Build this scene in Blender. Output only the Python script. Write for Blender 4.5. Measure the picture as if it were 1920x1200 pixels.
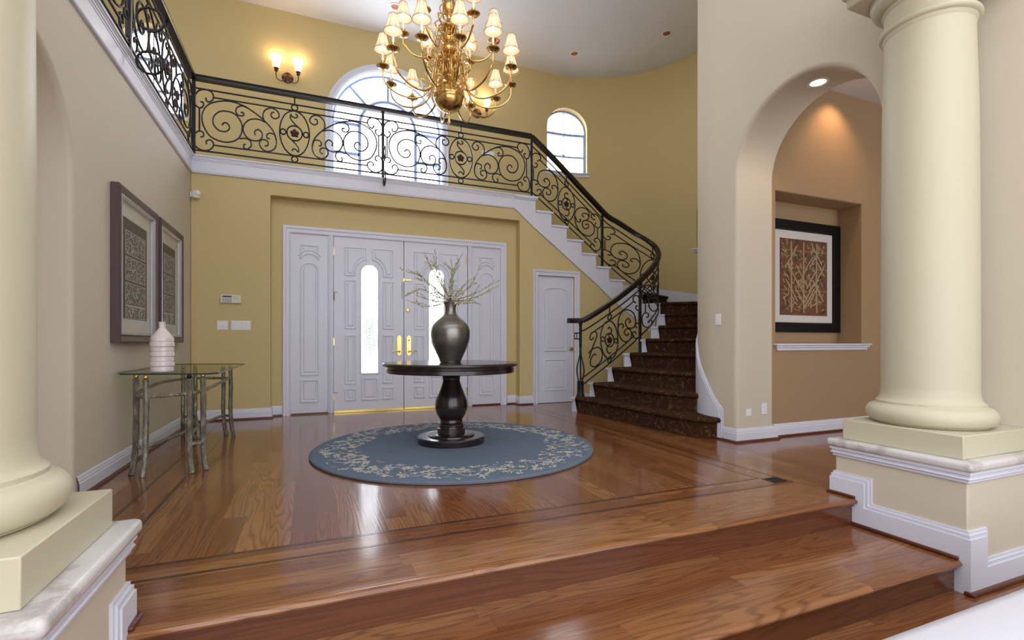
import bpy, bmesh, math, random
from mathutils import Vector, Matrix, noise
from mathutils.geometry import tessellate_polygon
for o in list(bpy.data.objects): bpy.data.objects.remove(o)
S=bpy.context.scene; COL=S.collection
PI=math.pi; R=math.radians
random.seed(7)
# ---------------------------------------------------------------- camera, sky, exposure
cam=bpy.data.cameras.new('camera'); cam.sensor_width=36; cam.lens=36*920/1920; cam.shift_y=42/1920; cam.clip_start=.05
co=bpy.data.objects.new('camera',cam); co.location=(0,0,.97); co.rotation_euler=(R(90),0,R(-22.4)); COL.objects.link(co); S.camera=co
S.view_settings.view_transform='Standard'; S.view_settings.look='None'; S.view_settings.gamma=1; S.view_settings.use_curve_mapping=False
S.view_settings.exposure=0.62
W=bpy.data.worlds.new('sky'); S.world=W; W.use_nodes=True
nt=W.node_tree; bg=nt.nodes['Background']
tc=nt.nodes.new('ShaderNodeTexCoord'); sx=nt.nodes.new('ShaderNodeSeparateXYZ'); nt.links.new(tc.outputs['Generated'],sx.inputs[0])
mr=nt.nodes.new('ShaderNodeMapRange'); mr.inputs[1].default_value=-.2; mr.inputs[2].default_value=.5; mr.inputs[3].default_value=1.75; mr.inputs[4].default_value=5.0
nt.links.new(sx.outputs[1],mr.inputs[0]); nt.links.new(mr.outputs[0],bg.inputs[1])
bg.inputs[0].default_value=(.93,.94,1,1)
def area_light(name,loc,rot,sx_,sy_,power,color=(1,1,1)):
    l=bpy.data.lights.new(name,'AREA'); l.shape='RECTANGLE'; l.size=sx_; l.size_y=sy_; l.energy=power; l.color=color
    o=bpy.data.objects.new(name,l); o.location=loc; o.rotation_euler=rot; COL.objects.link(o); return o
def point_light(name,loc,power,color,rad=.03,parent=None):
    l=bpy.data.lights.new(name,'POINT'); l.energy=power; l.color=color; l.shadow_soft_size=rad
    o=bpy.data.objects.new(name,l); o.location=loc; COL.objects.link(o)
    if parent: o.parent=parent
    return o
def spot_light(name,loc,rot,power,color,ang=80):
    l=bpy.data.lights.new(name,'SPOT'); l.energy=power; l.color=color; l.spot_size=R(ang); l.spot_blend=.8; l.shadow_soft_size=.05
    o=bpy.data.objects.new(name,l); o.location=loc; o.rotation_euler=rot; COL.objects.link(o); return o
# area light just outside the big arched window, for its daylight
area_light('entry_window_daylight',(1.25,8.75,4.6),(R(-90),0,0),1.8,2.0,60,(.85,.92,1))

# ---------------------------------------------------------------- materials
def mat(name,col=(.8,.8,.8),rough=.5,metal=0,**k):
    m=bpy.data.materials.new(name); m.use_nodes=True
    b=m.node_tree.nodes['Principled BSDF']; b.inputs['Base Color'].default_value=(*col,1); b.inputs['Roughness'].default_value=rough; b.inputs['Metallic'].default_value=metal
    for a,v in k.items(): b.inputs[a.replace('_',' ')].default_value=v
    return m
class N:
    def __init__(s,m): s.t=m.node_tree; s.b=s.t.nodes.get('Principled BSDF')
    def new(s,ty,**k):
        n=s.t.nodes.new('ShaderNode'+ty)
        for a,v in k.items(): setattr(n,a,v)
        return n
    def set(s,inp,v):
        if hasattr(v,'links') or isinstance(v,bpy.types.NodeSocket): s.t.links.new(v,inp)
        else: inp.default_value=v
    def math(s,op,a,b=0,c=0):
        n=s.new('Math',operation=op); s.set(n.inputs[0],a); s.set(n.inputs[1],b); s.set(n.inputs[2],c); return n.outputs[0]
    def pos(s):
        g=s.new('NewGeometry'); x=s.new('SeparateXYZ'); s.t.links.new(g.outputs['Position'],x.inputs[0]); return x.outputs[0],x.outputs[1],x.outputs[2]
    def comb(s,x,y,z):
        n=s.new('CombineXYZ'); s.set(n.inputs[0],x); s.set(n.inputs[1],y); s.set(n.inputs[2],z); return n.outputs[0]
    def noise(s,vec,scale=5,detail=2,rough=.5):
        n=s.new('TexNoise'); 
        if vec is not None: s.t.links.new(vec,n.inputs['Vector'])
        n.inputs['Scale'].default_value=scale; n.inputs['Detail'].default_value=detail; n.inputs['Roughness'].default_value=rough; return n.outputs[0]
    def ramp(s,f,stops):
        n=s.new('ValToRGB'); s.set(n.inputs[0],f); e=n.color_ramp.elements
        while len(e)<len(stops): e.new(.5)
        for i,(p,c) in enumerate(stops): e[i].position=p; e[i].color=(*c,1) if len(c)==3 else c
        return n.outputs[0]
    def mix(s,f,a,b,mode='MIX'):
        n=s.new('MixRGB',blend_type=mode); s.set(n.inputs[0],f)
        for i,v in ((1,a),(2,b)): s.set(n.inputs[i],(*v,1) if isinstance(v,tuple) and len(v)==3 else v)
        return n.outputs[0]
    def bump(s,h,st=.2,d=.01):
        n=s.new('Bump'); n.inputs['Strength'].default_value=st; n.inputs['Distance'].default_value=d; s.set(n.inputs['Height'],h); s.t.links.new(n.outputs[0],s.b.inputs['Normal'])
def gpos(n):
    g=n.new('NewGeometry'); return g.outputs['Position']
def paint(name,col,bump=.25):
    m=mat(name,col,.75); n=N(m); p=gpos(n)
    n.bump(n.noise(p,90,2),bump,.004)
    f=n.noise(p,1.3,2); c=n.mix(n.math('MULTIPLY',f,.12),col,tuple(x*.8 for x in col)); n.set(n.b.inputs['Base Color'],c); return m
def oak():
    m=mat('oak_floor',(.3,.12,.05),.16); n=N(m); x,y,z=n.pos()
    # front border boards run across, the field and the halls run towards the door
    a=n.math('LESS_THAN',y,2.40); edge=n.math('LESS_THAN',n.math('ADD',x,y),5.52)
    infront=n.math('MULTIPLY',n.math('LESS_THAN',y,2.58),n.math('LESS_THAN',x,2.97))
    mask=n.math('MAXIMUM',infront,n.math('MULTIPLY',a,edge))
    def lerp(u,v): return n.math('ADD',n.math('MULTIPLY',u,mask),n.math('MULTIPLY',v,n.math('SUBTRACT',1,mask)))
    ac=lerp(n.math('ADD',y,10.0),n.math('ADD',x,10.0)); al=lerp(x,y)
    w=.118
    pid=n.math('FLOOR',n.math('DIVIDE',ac,w))
    wn=n.new('TexWhiteNoise',noise_dimensions='1D'); n.set(wn.inputs['W'],pid); r1=wn.outputs['Value']
    ll=n.math('ADD',n.math('DIVIDE',al,1.35),n.math('MULTIPLY',r1,7.3)); lid=n.math('FLOOR',ll)
    wn2=n.new('TexWhiteNoise',noise_dimensions='2D'); n.set(wn2.inputs['Vector'],n.comb(pid,lid,0)); r2=wn2.outputs['Value']
    # cathedral grain
    gv=n.comb(n.math('ADD',n.math('MULTIPLY',ac,6),n.math('MULTIPLY',r2,31)),n.math('ADD',n.math('MULTIPLY',al,.42),n.math('MULTIPLY',r2,17)),n.math('MULTIPLY',z,3))
    g=n.noise(gv,1.0,2,.45); lines=n.math('SINE',n.math('MULTIPLY',g,150)); lines=n.math('POWER',n.math('MULTIPLY_ADD',lines,.5,.5),3)
    fv=n.comb(n.math('MULTIPLY',ac,160),n.math('MULTIPLY',al,6),n.math('MULTIPLY',z,40)); f=n.noise(fv,1,2)
    base=n.ramp(r2,[(0,(.185,.065,.022)),(.4,(.245,.093,.032)),(.75,(.295,.125,.045)),(1,(.36,.17,.066))])
    c=n.mix(n.math('MULTIPLY',lines,.62),base,(.10,.032,.013))
    c=n.mix(n.math('MULTIPLY',f,.45),c,(.17,.06,.025))
    # board gaps
    fr=n.math('FRACT',n.math('DIVIDE',ac,w)); gap=n.math('LESS_THAN',n.math('MINIMUM',fr,n.math('SUBTRACT',1,fr)),.008)
    fl=n.math('FRACT',ll); gap2=n.math('LESS_THAN',fl,.0016); gap=n.math('MAXIMUM',gap,gap2)
    c=n.mix(n.math('MULTIPLY',gap,.6),c,(.07,.02,.01))
    n.set(n.b.inputs['Base Color'],c); n.set(n.b.inputs['Roughness'],n.math('MULTIPLY_ADD',f,.09,.13))
    n.b.inputs['Coat Weight'].default_value=.3; n.b.inputs['Coat Roughness'].default_value=.09
    n.bump(n.math('ADD',n.math('MULTIPLY',lines,-.4),n.math('MULTIPLY',gap,-1)),.12,.002)
    return m
def oak_across(name,col2=(.27,.105,.042)):
    m=mat(name,col2,.2); n=N(m); x,y,z=n.pos()
    gv=n.comb(n.math('MULTIPLY',x,.5),n.math('MULTIPLY',y,6),n.math('MULTIPLY',z,9)); g=n.noise(gv,1,2)
    li=n.math('POWER',n.math('MULTIPLY_ADD',n.math('SINE',n.math('MULTIPLY',g,85)),.5,.5),3)
    fv=n.comb(n.math('MULTIPLY',x,6),n.math('MULTIPLY',y,120),n.math('MULTIPLY',z,160)); f=n.noise(fv,1,2)
    c=n.mix(n.math('MULTIPLY',li,.5),col2,tuple(v*.4 for v in col2)); c=n.mix(n.math('MULTIPLY',f,.4),c,tuple(v*.55 for v in col2))
    n.set(n.b.inputs['Base Color'],c); n.b.inputs['Coat Weight'].default_value=.3; n.b.inputs['Coat Roughness'].default_value=.12; return m
M={}
M['yellow']=paint('yellow_paint',(.60,.485,.235)); M['beige']=paint('beige_paint',(.61,.55,.44)); M['hall']=paint('hall_tan_paint',(.36,.24,.125))
M['ceil']=paint('ceiling_white',(.70,.70,.71),.15); M['white']=mat('white_trim_paint',(.68,.70,.80),.32)
M['cream']=paint('cream_column_paint',(.56,.53,.385),.06); M['cream'].node_tree.nodes['Principled BSDF'].inputs['Roughness'].default_value=.5
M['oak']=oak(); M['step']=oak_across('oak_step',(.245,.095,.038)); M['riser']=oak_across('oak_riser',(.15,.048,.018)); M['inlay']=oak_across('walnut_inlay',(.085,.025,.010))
M['shoe']=mat('dark_shoe_moulding',(.10,.025,.012),.3)
M['iron']=mat('black_iron',(.012,.009,.008),.45,0,Specular_IOR_Level=.35); M['rail']=mat('dark_rail_wood',(.010,.005,.004),.3,0,Specular_IOR_Level=.35)
M['brass']=mat('polished_brass',(.66,.44,.16),.2,1); M['gold']=mat('bright_brass',(.72,.56,.2),.22,1); M['bronze']=mat('oil_rubbed_bronze',(.12,.06,.035),.35,.8)
M['espresso']=mat('espresso_wood',(.018,.010,.010),.24,0,Coat_Weight=.4,Coat_Roughness=.12)
M['backlitbar']=mat('window_bar_backlit_blue',(.30,.40,.68),.4)  # white window bars; the blue cast of the backlight is put into the colour
M['plastic']=mat('white_plastic',(.8,.8,.82),.35); M['keypad']=mat('keypad_cream',(.68,.68,.58),.4); M['dark']=mat('dark_plastic',(.02,.03,.07),.3); M['greybtn']=mat('keypad_grey',(.25,.29,.36),.5)
M['black']=mat('black_frame',(.004,.004,.005),.4,0,Specular_IOR_Level=.2); M['rubber']=mat('dark_gap',(.02,.02,.02),.7)
M['copper']=mat('copper_reflector',(.35,.12,.05),.3,.7)
M['flower']=mat('iron_rosette',(.05,.018,.014),.5,.5)
def marble():
    m=mat('marble_cap',(.6,.58,.58),.3); n=N(m); p=gpos(n); g=n.noise(p,3,6,.6); v=n.math('ABSOLUTE',n.math('SUBTRACT',g,.5))
    n.set(n.b.inputs['Base Color'],n.ramp(v,[(0,(.42,.39,.38)),(.06,(.60,.58,.57)),(.3,(.68,.66,.66))])); return m
M['marble']=marble()
def carpet():
    m=mat('stair_carpet_pile',(.05,.025,.015),.95); n=N(m); p=gpos(n)
    nz=n.new('TexNoise'); n.t.links.new(p,nz.inputs['Vector']); nz.inputs['Scale'].default_value=6
    vm=n.new('VectorMath',operation='MULTIPLY_ADD'); n.t.links.new(nz.outputs['Color'],vm.inputs[0]); vm.inputs[1].default_value=(.22,.22,.22); n.t.links.new(p,vm.inputs[2])
    vo=n.new('TexVoronoi',feature='DISTANCE_TO_EDGE'); n.t.links.new(vm.outputs[0],vo.inputs['Vector']); vo.inputs['Scale'].default_value=10
    l=n.math('LESS_THAN',vo.outputs['Distance'],.034); k=n.math('GREATER_THAN',n.noise(p,14,1),.47); l=n.math('MULTIPLY',l,k)
    s=n.noise(p,220,1); base=n.mix(s,(.026,.011,.005),(.085,.038,.019)); c=n.mix(n.math('MULTIPLY',l,.5),base,(.22,.125,.055))
    n.set(n.b.inputs['Base Color'],c); n.bump(n.noise(p,350,2),.8,.006); n.b.inputs['Specular IOR Level'].default_value=.1; return m
M['carpet']=carpet()
def rugm(name,a,b):
    m=mat(name,a,.95); n=N(m); p=gpos(n); sc=n.new('VectorMath',operation='MULTIPLY'); n.t.links.new(p,sc.inputs[0]); sc.inputs[1].default_value=(1,6,1)
    f=n.noise(sc.outputs[0],5,4,.6); f2=n.noise(p,300,1)
    c=n.mix(f,a,b); c=n.mix(n.math('MULTIPLY',f2,.3),c,tuple(v*.6 for v in a)); n.set(n.b.inputs['Base Color'],c); n.bump(f2,.7,.004); n.b.inputs['Specular IOR Level'].default_value=.15; return m
M['rug']=rugm('blue_wool',(.12,.165,.235),(.20,.255,.335)); M['rugflower']=rugm('cream_wool',(.54,.53,.49),(.70,.69,.63)); M['rugedge']=rugm('grey_wool',(.13,.15,.18),(.16,.18,.22))
def glass():
    m=bpy.data.materials.new('clear_glass'); m.use_nodes=True; n=N(m); t=n.t; t.nodes.remove(n.b)
    tr=n.new('BsdfTransparent'); gl=n.new('BsdfGlossy'); gl.inputs['Roughness'].default_value=.01; fr=n.new('LayerWeight'); fr.inputs[0].default_value=.5; mx=n.new('MixShader')
    t.links.new(n.math('MULTIPLY_ADD',n.math('POWER',fr.outputs['Facing'],5),.4,.05),mx.inputs[0]); t.links.new(tr.outputs[0],mx.inputs[1]); t.links.new(gl.outputs[0],mx.inputs[2]); t.links.new(mx.outputs[0],t.nodes['Material Output'].inputs[0]); return m
M['glass']=glass()
def frosted():
    m=bpy.data.materials.new('frosted_door_glass'); m.use_nodes=True; n=N(m); t=n.t; t.nodes.remove(n.b)
    a=n.new('BsdfTransparent'); a.inputs[0].default_value=(.85,.9,.9,1); b=n.new('BsdfTranslucent'); b.inputs[0].default_value=(.8,.84,.86,1); g=n.new('BsdfGlossy'); g.inputs['Roughness'].default_value=.15
    m1=n.new('MixShader'); m1.inputs[0].default_value=.55; t.links.new(a.outputs[0],m1.inputs[1]); t.links.new(b.outputs[0],m1.inputs[2])
    m2=n.new('MixShader'); m2.inputs[0].default_value=.05; t.links.new(m1.outputs[0],m2.inputs[1]); t.links.new(g.outputs[0],m2.inputs[2]); t.links.new(m2.outputs[0],t.nodes['Material Output'].inputs[0]); return m
M['frost']=frosted()
def tinted():
    m=glass(); m.name='green_tinted_glass'; 
    for x in m.node_tree.nodes:
        if x.type=='BSDF_TRANSPARENT': x.inputs[0].default_value=(.72,.78,.62,1)
    return m
M['tglass']=tinted(); M['glassedge']=mat('glass_edge_green',(.02,.05,.04),.1)
M['etch']=mat('etched_line',(.10,.14,.17),.6)
def translucent(name,col,tcol,mixf):
    m=bpy.data.materials.new(name); m.use_nodes=True; n=N(m); t=n.t; t.nodes.remove(n.b)
    d=n.new('BsdfDiffuse'); d.inputs[0].default_value=(*col,1); tr=n.new('BsdfTranslucent'); tr.inputs[0].default_value=(*tcol,1); mx=n.new('MixShader'); mx.inputs[0].default_value=mixf
    t.links.new(d.outputs[0],mx.inputs[1]); t.links.new(tr.outputs[0],mx.inputs[2]); t.links.new(mx.outputs[0],t.nodes['Material Output'].inputs[0]); return m
M['shade']=translucent('lampshade_fabric',(.84,.72,.60),(.92,.64,.45),.38); M['bead']=mat('bead_fringe',(.75,.6,.5),.4)
M['shadetrim']=mat('shade_piping',(.22,.12,.09),.8); M['candle']=mat('ivory_candle_sleeve',(.9,.85,.75),.5,0,Emission_Color=(1,.8,.6,1),Emission_Strength=.15)
M['lit']=mat('lit_frosted_glass',(.95,.85,.7),.4,0,Emission_Color=(1,.72,.40,1),Emission_Strength=1.7)
M['bulb']=mat('bulb_glow',(1,.9,.7),.4,0,Emission_Color=(1,.80,.55,1),Emission_Strength=6)
M['lamp']=mat('recessed_lamp_glow',(1,.9,.7),.4,0,Emission_Color=(1,.68,.42,1),Emission_Strength=1.6)
def vasem():
    m=mat('pewter_glaze',(.12,.115,.10),.33,.9); n=N(m); x,y,z=n.pos(); v=n.comb(n.math('MULTIPLY',x,4),n.math('MULTIPLY',y,4),n.math('MULTIPLY',z,30)); f=n.noise(v,1,4,.6)
    n.set(n.b.inputs['Base Color'],n.ramp(f,[(.3,(.19,.19,.185)),(.5,(.25,.24,.22)),(.7,(.32,.30,.26))])); n.bump(f,.1,.002); n.set(n.b.inputs['Roughness'],n.math('MULTIPLY_ADD',f,.25,.2)); return m
M['vase']=vasem()
M['porcelain']=mat('pale_porcelain',(.74,.67,.66),.22,0,Coat_Weight=.5)
def driftmetal():
    m=mat('brushed_grey_iron',(.2,.19,.15),.5,.4); n=N(m); x,y,z=n.pos(); v=n.comb(n.math('MULTIPLY',x,40),n.math('MULTIPLY',y,40),n.math('MULTIPLY',z,12)); f=n.noise(v,1,4,.7)
    n.set(n.b.inputs['Base Color'],n.ramp(f,[(.3,(.09,.08,.055)),(.55,(.22,.20,.15)),(.72,(.5,.49,.44))])); n.bump(f,.5,.004); return m
M['leg']=driftmetal(); M['twig']=mat('twig_bark',(.10,.085,.06),.8); M['bud']=mat('olive_bud',(.46,.40,.13),.7); M['bud2']=mat('pale_bud',(.58,.58,.46),.7)
M['plum']=mat('plum_brown_frame',(.10,.065,.065),.35); M['silver']=mat('silver_fillet',(.62,.66,.75),.25,.8); M['matb']=mat('cream_matboard',(.58,.56,.47),.8); M['print']=mat('dark_olive_print',(.035,.033,.025),.7)
def lineart(name,bgc,lc,sc):
    m=mat(name,bgc,.7); n=N(m); p=gpos(n)
    vo=n.new('TexVoronoi',feature='DISTANCE_TO_EDGE'); n.t.links.new(p,vo.inputs['Vector']); vo.inputs['Scale'].default_value=sc
    l=n.math('LESS_THAN',vo.outputs['Distance'],.06); g=n.noise(p,sc*1.3,3); l2=n.math('LESS_THAN',n.math('ABSOLUTE',n.math('SUBTRACT',g,.5)),.016)
    n.set(n.b.inputs['Base Color'],n.mix(n.math('MULTIPLY',n.math('MAXIMUM',l,l2),.75),bgc,lc)); return m
M['lineart']=lineart('engraved_line_pattern',(.04,.038,.03),(.5,.5,.46),24)
def batik():
    m=mat('batik_ground',(.17,.07,.03),.8); n=N(m); p=gpos(n); f=n.noise(p,9,3); n.set(n.b.inputs['Base Color'],n.ramp(f,[(.35,(.05,.028,.012)),(.5,(.17,.06,.025)),(.65,(.10,.055,.02))])); return m
M['batik']=batik(); M['batikline']=mat('batik_cream_stroke',(.37,.27,.155),.8); M['whitemat']=mat('white_matboard',(.62,.58,.55),.8)
M['sofa']=mat('white_upholstery',(.60,.60,.66),.9); M['ground']=mat('pale_paving',(.6,.6,.57),.9)
M['leaf']=mat('outdoor_foliage',(.12,.22,.05),.8)

# ---------------------------------------------------------------- mesh helpers
class MB:
    def __init__(s): s.v=[]; s.f=[]; s.m=[]
    def add(s,vs,fs,mi=0):
        o=len(s.v); s.v+=[tuple(v) for v in vs]; s.f+=[tuple(i+o for i in f) for f in fs]; s.m+=[mi]*len(fs); return s
    def box(s,x0,x1,y0,y1,z0,z1,mi=0):
        return s.add([(x0,y0,z0),(x1,y0,z0),(x1,y1,z0),(x0,y1,z0),(x0,y0,z1),(x1,y0,z1),(x1,y1,z1),(x0,y1,z1)],[(0,3,2,1),(4,5,6,7),(0,1,5,4),(1,2,6,5),(2,3,7,6),(3,0,4,7)],mi)
    def tube(s,pts,r,n=8,closed=False,cap=True,mi=0,flat=None):
        P=[Vector(p) for p in pts]; k=len(P)
        if k<2: return s
        rr=r if isinstance(r,(list,tuple)) else [r]*k
        T=[]
        for i in range(k):
            a=P[(i-1)%k] if (i>0 or closed) else P[i]; b=P[(i+1)%k] if (i<k-1 or closed) else P[i]
            d=b-a; T.append(d.normalized() if d.length>1e-9 else Vector((0,0,1)))
        u=T[0].cross(Vector((0,0,1)));
        if u.length<.05: u=T[0].cross(Vector((0,1,0)))
        u.normalize(); vs=[]
        for i in range(k):
            u=(u-T[i]*u.dot(T[i]));
            u=u.normalized() if u.length>1e-6 else T[i].orthogonal().normalized()
            w=T[i].cross(u)
            for j in range(n):
                a=2*PI*(j+.5)/n; fu,fw=(1,1) if flat is None else flat
                vs.append(P[i]+(u*math.cos(a)*fu+w*math.sin(a)*fw)*rr[i])
        fs=[]
        for i in range(k if closed else k-1):
            a=i*n; b=((i+1)%k)*n
            for j in range(n): fs.append((a+j,a+(j+1)%n,b+(j+1)%n,b+j))
        if cap and not closed: fs+= [tuple(range(n))[::-1],tuple((k-1)*n+j for j in range(n))]
        return s.add(vs,fs,mi)
    def lathe(s,prof,c=(0,0,0),n=32,mi=0,axis='z',close=True):
        vs=[];k=len(prof)
        for r,z in prof:
            for j in range(n):
                a=2*PI*j/n; p=(r*math.cos(a),r*math.sin(a),z)
                if axis=='y': p=(p[0],z,p[1])
                if axis=='x': p=(z,p[0],p[1])
                vs.append((c[0]+p[0],c[1]+p[1],c[2]+p[2]))
        fs=[]
        for i in range(k-1):
            for j in range(n): fs.append((i*n+j,i*n+(j+1)%n,(i+1)*n+(j+1)%n,(i+1)*n+j))
        if close: fs+=[tuple(range(n))[::-1],tuple((k-1)*n+j for j in range(n))]
        return s.add(vs,fs,mi)
    def prism(s,poly,lo,hi,mp,mi=0):
        "2D polygon (concave ok) extruded between lo and hi through mp(a,b,h)"
        n=len(poly); vs=[mp(a,b,lo) for a,b in poly]+[mp(a,b,hi) for a,b in poly]
        t=tessellate_polygon([[Vector((a,b,0)) for a,b in poly]])
        fs=[tuple(x) for x in t]+[tuple(i+n for i in x)[::-1] for x in t]+[(i,(i+1)%n,(i+1)%n+n,i+n) for i in range(n)]
        return s.add(vs,fs,mi)
    def loft(s,loops,closed=True,cap0=False,cap1=False,mi=0):
        n=len(loops[0]); vs=[p for l in loops for p in l]; fs=[]
        for i in range(len(loops)-1):
            for j in range(n if closed else n-1):
                fs.append((i*n+j,i*n+(j+1)%n,(i+1)*n+(j+1)%n,(i+1)*n+j))
        def cp(l,off):
            q=[Vector(p) for p in l]; return [tuple(i+off for i in x) for x in tessellate_polygon([q])]
        if cap0: fs+=cp(loops[0],0)
        if cap1: fs+=cp(loops[-1],(len(loops)-1)*n)
        return s.add(vs,fs,mi)
    def build(s,name,m,parent=None,smooth=True,bevel=0,seg=2,loc=None,ang=35):
        me=bpy.data.meshes.new(name); me.from_pydata(s.v,[],s.f); 
        ms=m if isinstance(m,(list,tuple)) else [m]
        for x in ms: me.materials.append(x)
        me.polygons.foreach_set('material_index',s.m); me.update()
        bm=bmesh.new(); bm.from_mesh(me); bmesh.ops.remove_doubles(bm,verts=bm.verts,dist=1e-5); bmesh.ops.recalc_face_normals(bm,faces=bm.faces); bm.to_mesh(me); bm.free()
        if smooth:
            me.polygons.foreach_set('use_smooth',[True]*len(me.polygons)); me.set_sharp_from_angle(angle=R(ang))
        o=bpy.data.objects.new(name,me); COL.objects.link(o)
        if parent: o.parent=parent; o.matrix_parent_inverse=Matrix.Translation(-parent.location) if False else Matrix.Identity(4)
        if loc: o.location=loc
        if bevel:
            b=o.modifiers.new('bevel','BEVEL'); b.width=bevel; b.segments=seg; b.limit_method='ANGLE'; b.angle_limit=R(40); b.harden_normals=False
        return o
def offs(poly,d,closed=True):
    "offset a polyline to its left by d, mitred"
    n=len(poly); out=[]
    for i in range(n):
        p=Vector(poly[i]); a=Vector(poly[(i-1)%n]) if (i>0 or closed) else None; b=Vector(poly[(i+1)%n]) if (i<n-1 or closed) else None
        n1=n2=None
        if a is not None and (p-a).length>1e-9: t=(p-a).normalized(); n1=Vector((-t.y,t.x))
        if b is not None and (b-p).length>1e-9: t=(b-p).normalized(); n2=Vector((-t.y,t.x))
        if n1 is None: n1=n2
        if n2 is None: n2=n1
        m=(n1+n2); m=m.normalized() if m.length>1e-6 else n1
        k=1/max(.35,m.dot(n1)); q=p+m*d*k; out.append((q.x,q.y))
    return out
def sweep(mb,path,prof,mp,closed=False,mi=0):
    "prof: (offset, height) points; mp(a,b,h) -> 3D"
    loops=[[mp(a,b,h) for a,b in offs(path,o,closed)] for o,h in prof]
    return mb.loft(loops,closed,mi=mi)
def carea(p): return sum(p[i][0]*p[(i+1)%len(p)][1]-p[(i+1)%len(p)][0]*p[i][1] for i in range(len(p)))/2
def ccw(p): return p if carea(p)>0 else p[::-1]
def wall(mb,outer,holes,depth,r,mp,back=True,mi=0,roundback=True):
    "planar wall with rounded openings; mp(a,b,h): h=0 room face, h=depth far face"
    holes=[ccw(h) for h in holes]
    def face(h,rr):
        loops=[outer]+[offs(q,-rr) if rr else q for q in holes]
        flat=[p for l in loops for p in l]; t=tessellate_polygon([[Vector((a,b,0)) for a,b in l] for l in loops])
        mb.add([mp(a,b,h) for a,b in flat],[tuple(x) for x in t],mi)
    face(0,r)
    if back: face(depth,r if roundback else 0)
    mb.loft([[mp(a,b,0) for a,b in outer],[mp(a,b,depth) for a,b in outer]],mi=mi)
    for q in holes:
        L=[]
        if r:
            for i in range(7):
                t=PI/2*i/6; L.append([mp(a,b,r*(1-math.cos(t))) for a,b in offs(q,-r*(1-math.sin(t)))])
        else: L.append([mp(a,b,0) for a,b in q])
        if r and roundback and back:
            for i in range(7):
                t=PI/2*i/6; L.append([mp(a,b,depth-r*(1-math.sin(t))) for a,b in offs(q,-r*(1-math.cos(t)))])
        else: L.append([mp(a,b,depth) for a,b in q])
        mb.loft(L,mi=mi)
def arc(cx,cy,r,a0,a1,n): return [(cx+r*math.cos(R(a0+(a1-a0)*i/n)),cy+r*math.sin(R(a0+(a1-a0)*i/n))) for i in range(n+1)]
def archpoly(x0,x1,z0,zs,n=24): c=(x0+x1)/2; r=(x1-x0)/2; return [(x0,z0),(x1,z0)]+arc(c,zs,r,0,180,n)
def rect(x0,x1,z0,z1): return [(x0,z0),(x1,z0),(x1,z1),(x0,z1)]
def smooth(pts,k=6,closed=False):
    "Catmull-Rom"
    P=[Vector(p) for p in pts]; n=len(P); out=[]
    for i in range(n if closed else n-1):
        p0=P[(i-1)%n] if (i>0 or closed) else P[i]*2-P[i+1]; p1=P[i]; p2=P[(i+1)%n]; p3=P[(i+2)%n] if (i<n-2 or closed) else p2*2-p1
        for j in range(k):
            t=j/k; out.append(.5*((2*p1)+(-p0+p2)*t+(2*p0-5*p1+4*p2-p3)*t*t+(-p0+3*p1-3*p2+p3)*t**3))
    if not closed: out.append(P[-1])
    return out
def tag(o,label=None,cat=None,group=None,kind=None):
    if label: o['label']=label
    if cat: o['category']=cat
    if group: o['group']=group
    if kind: o['kind']=kind
    return o
GR={'recessed_light':'recessed ceiling lights','wall_sconce':'twin-arm wall sconces','framed_print':'framed prints on the left wall','column':'cream columns flanking the steps','pedestal':'pedestals under the columns','entry_door':'leaves of the double entry doors','side_panel':'side panels beside the entry doors','balcony_railing':'balcony railings','light_switch':'white light switches'}
def thing(name,label,cat,loc=(0,0,0),group=None,rz=0):
    group=group or GR.get(name)
    o=bpy.data.objects.new(name,None); o.empty_display_size=.1; o.location=loc; o.rotation_euler=(0,0,rz); COL.objects.link(o); return tag(o,label,cat,group)
def struct(o): o['kind']='structure'; return o
XZ=lambda y:(lambda a,b,h:(a,y+h,b))        # wall facing the camera at y, h goes back
def dup(root,loc,rz,label):
    r=root.copy(); COL.objects.link(r); r.location=loc; r.rotation_euler=(0,0,rz); r['label']=label
    for ch in root.children:
        c=ch.copy(); COL.objects.link(c); c.parent=r
        for g in ch.children: d=g.copy(); COL.objects.link(d); d.parent=c
    return r
HC=6.22; ZB=3.25; RS=ZB/16
WX=-1.34; RX=3.81
# ---------------------------------------------------------------- floors and steps
mb=MB(); mb.box(-4,8,2.03,7.3,-.34,0); mb.box(RX+.03,8,-1.2,2.03,-.34,0); struct(mb.build('floor',M['oak'],smooth=False))
mb=MB(); mb.box(-6,RX,-5,2.03,-.55,-.33); struct(mb.build('floor_living_room',M['oak'],smooth=False))
PX0,PX1=-.585,3.15
nos=[(0,.0),(.012,-.001),(.022,-.008),(.026,-.017),(.022,-.026),(.012,-.032),(-.02,-.032)]
def step(y,z,name,depth):
    mb=MB(); loops=[[(PX0,y+.026-a,z+b),(PX1,y+.026-a,z+b)] for a,b in nos]
    mb.loft([[(PX0,y+depth,z),(PX1,y+depth,z)]]+loops,closed=False); struct(mb.build(name,M['oak']))
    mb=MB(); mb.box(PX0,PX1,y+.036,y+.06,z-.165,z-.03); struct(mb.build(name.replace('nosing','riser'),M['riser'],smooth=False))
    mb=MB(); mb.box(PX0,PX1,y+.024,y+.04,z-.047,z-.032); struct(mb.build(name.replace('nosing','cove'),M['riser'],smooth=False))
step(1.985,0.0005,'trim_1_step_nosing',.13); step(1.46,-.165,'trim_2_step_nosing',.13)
mb=MB(); mb.box(PX0,PX1,1.50,2.05,-.33,-.1655); struct(mb.build('floor_step',M['oak'],smooth=False))
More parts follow.
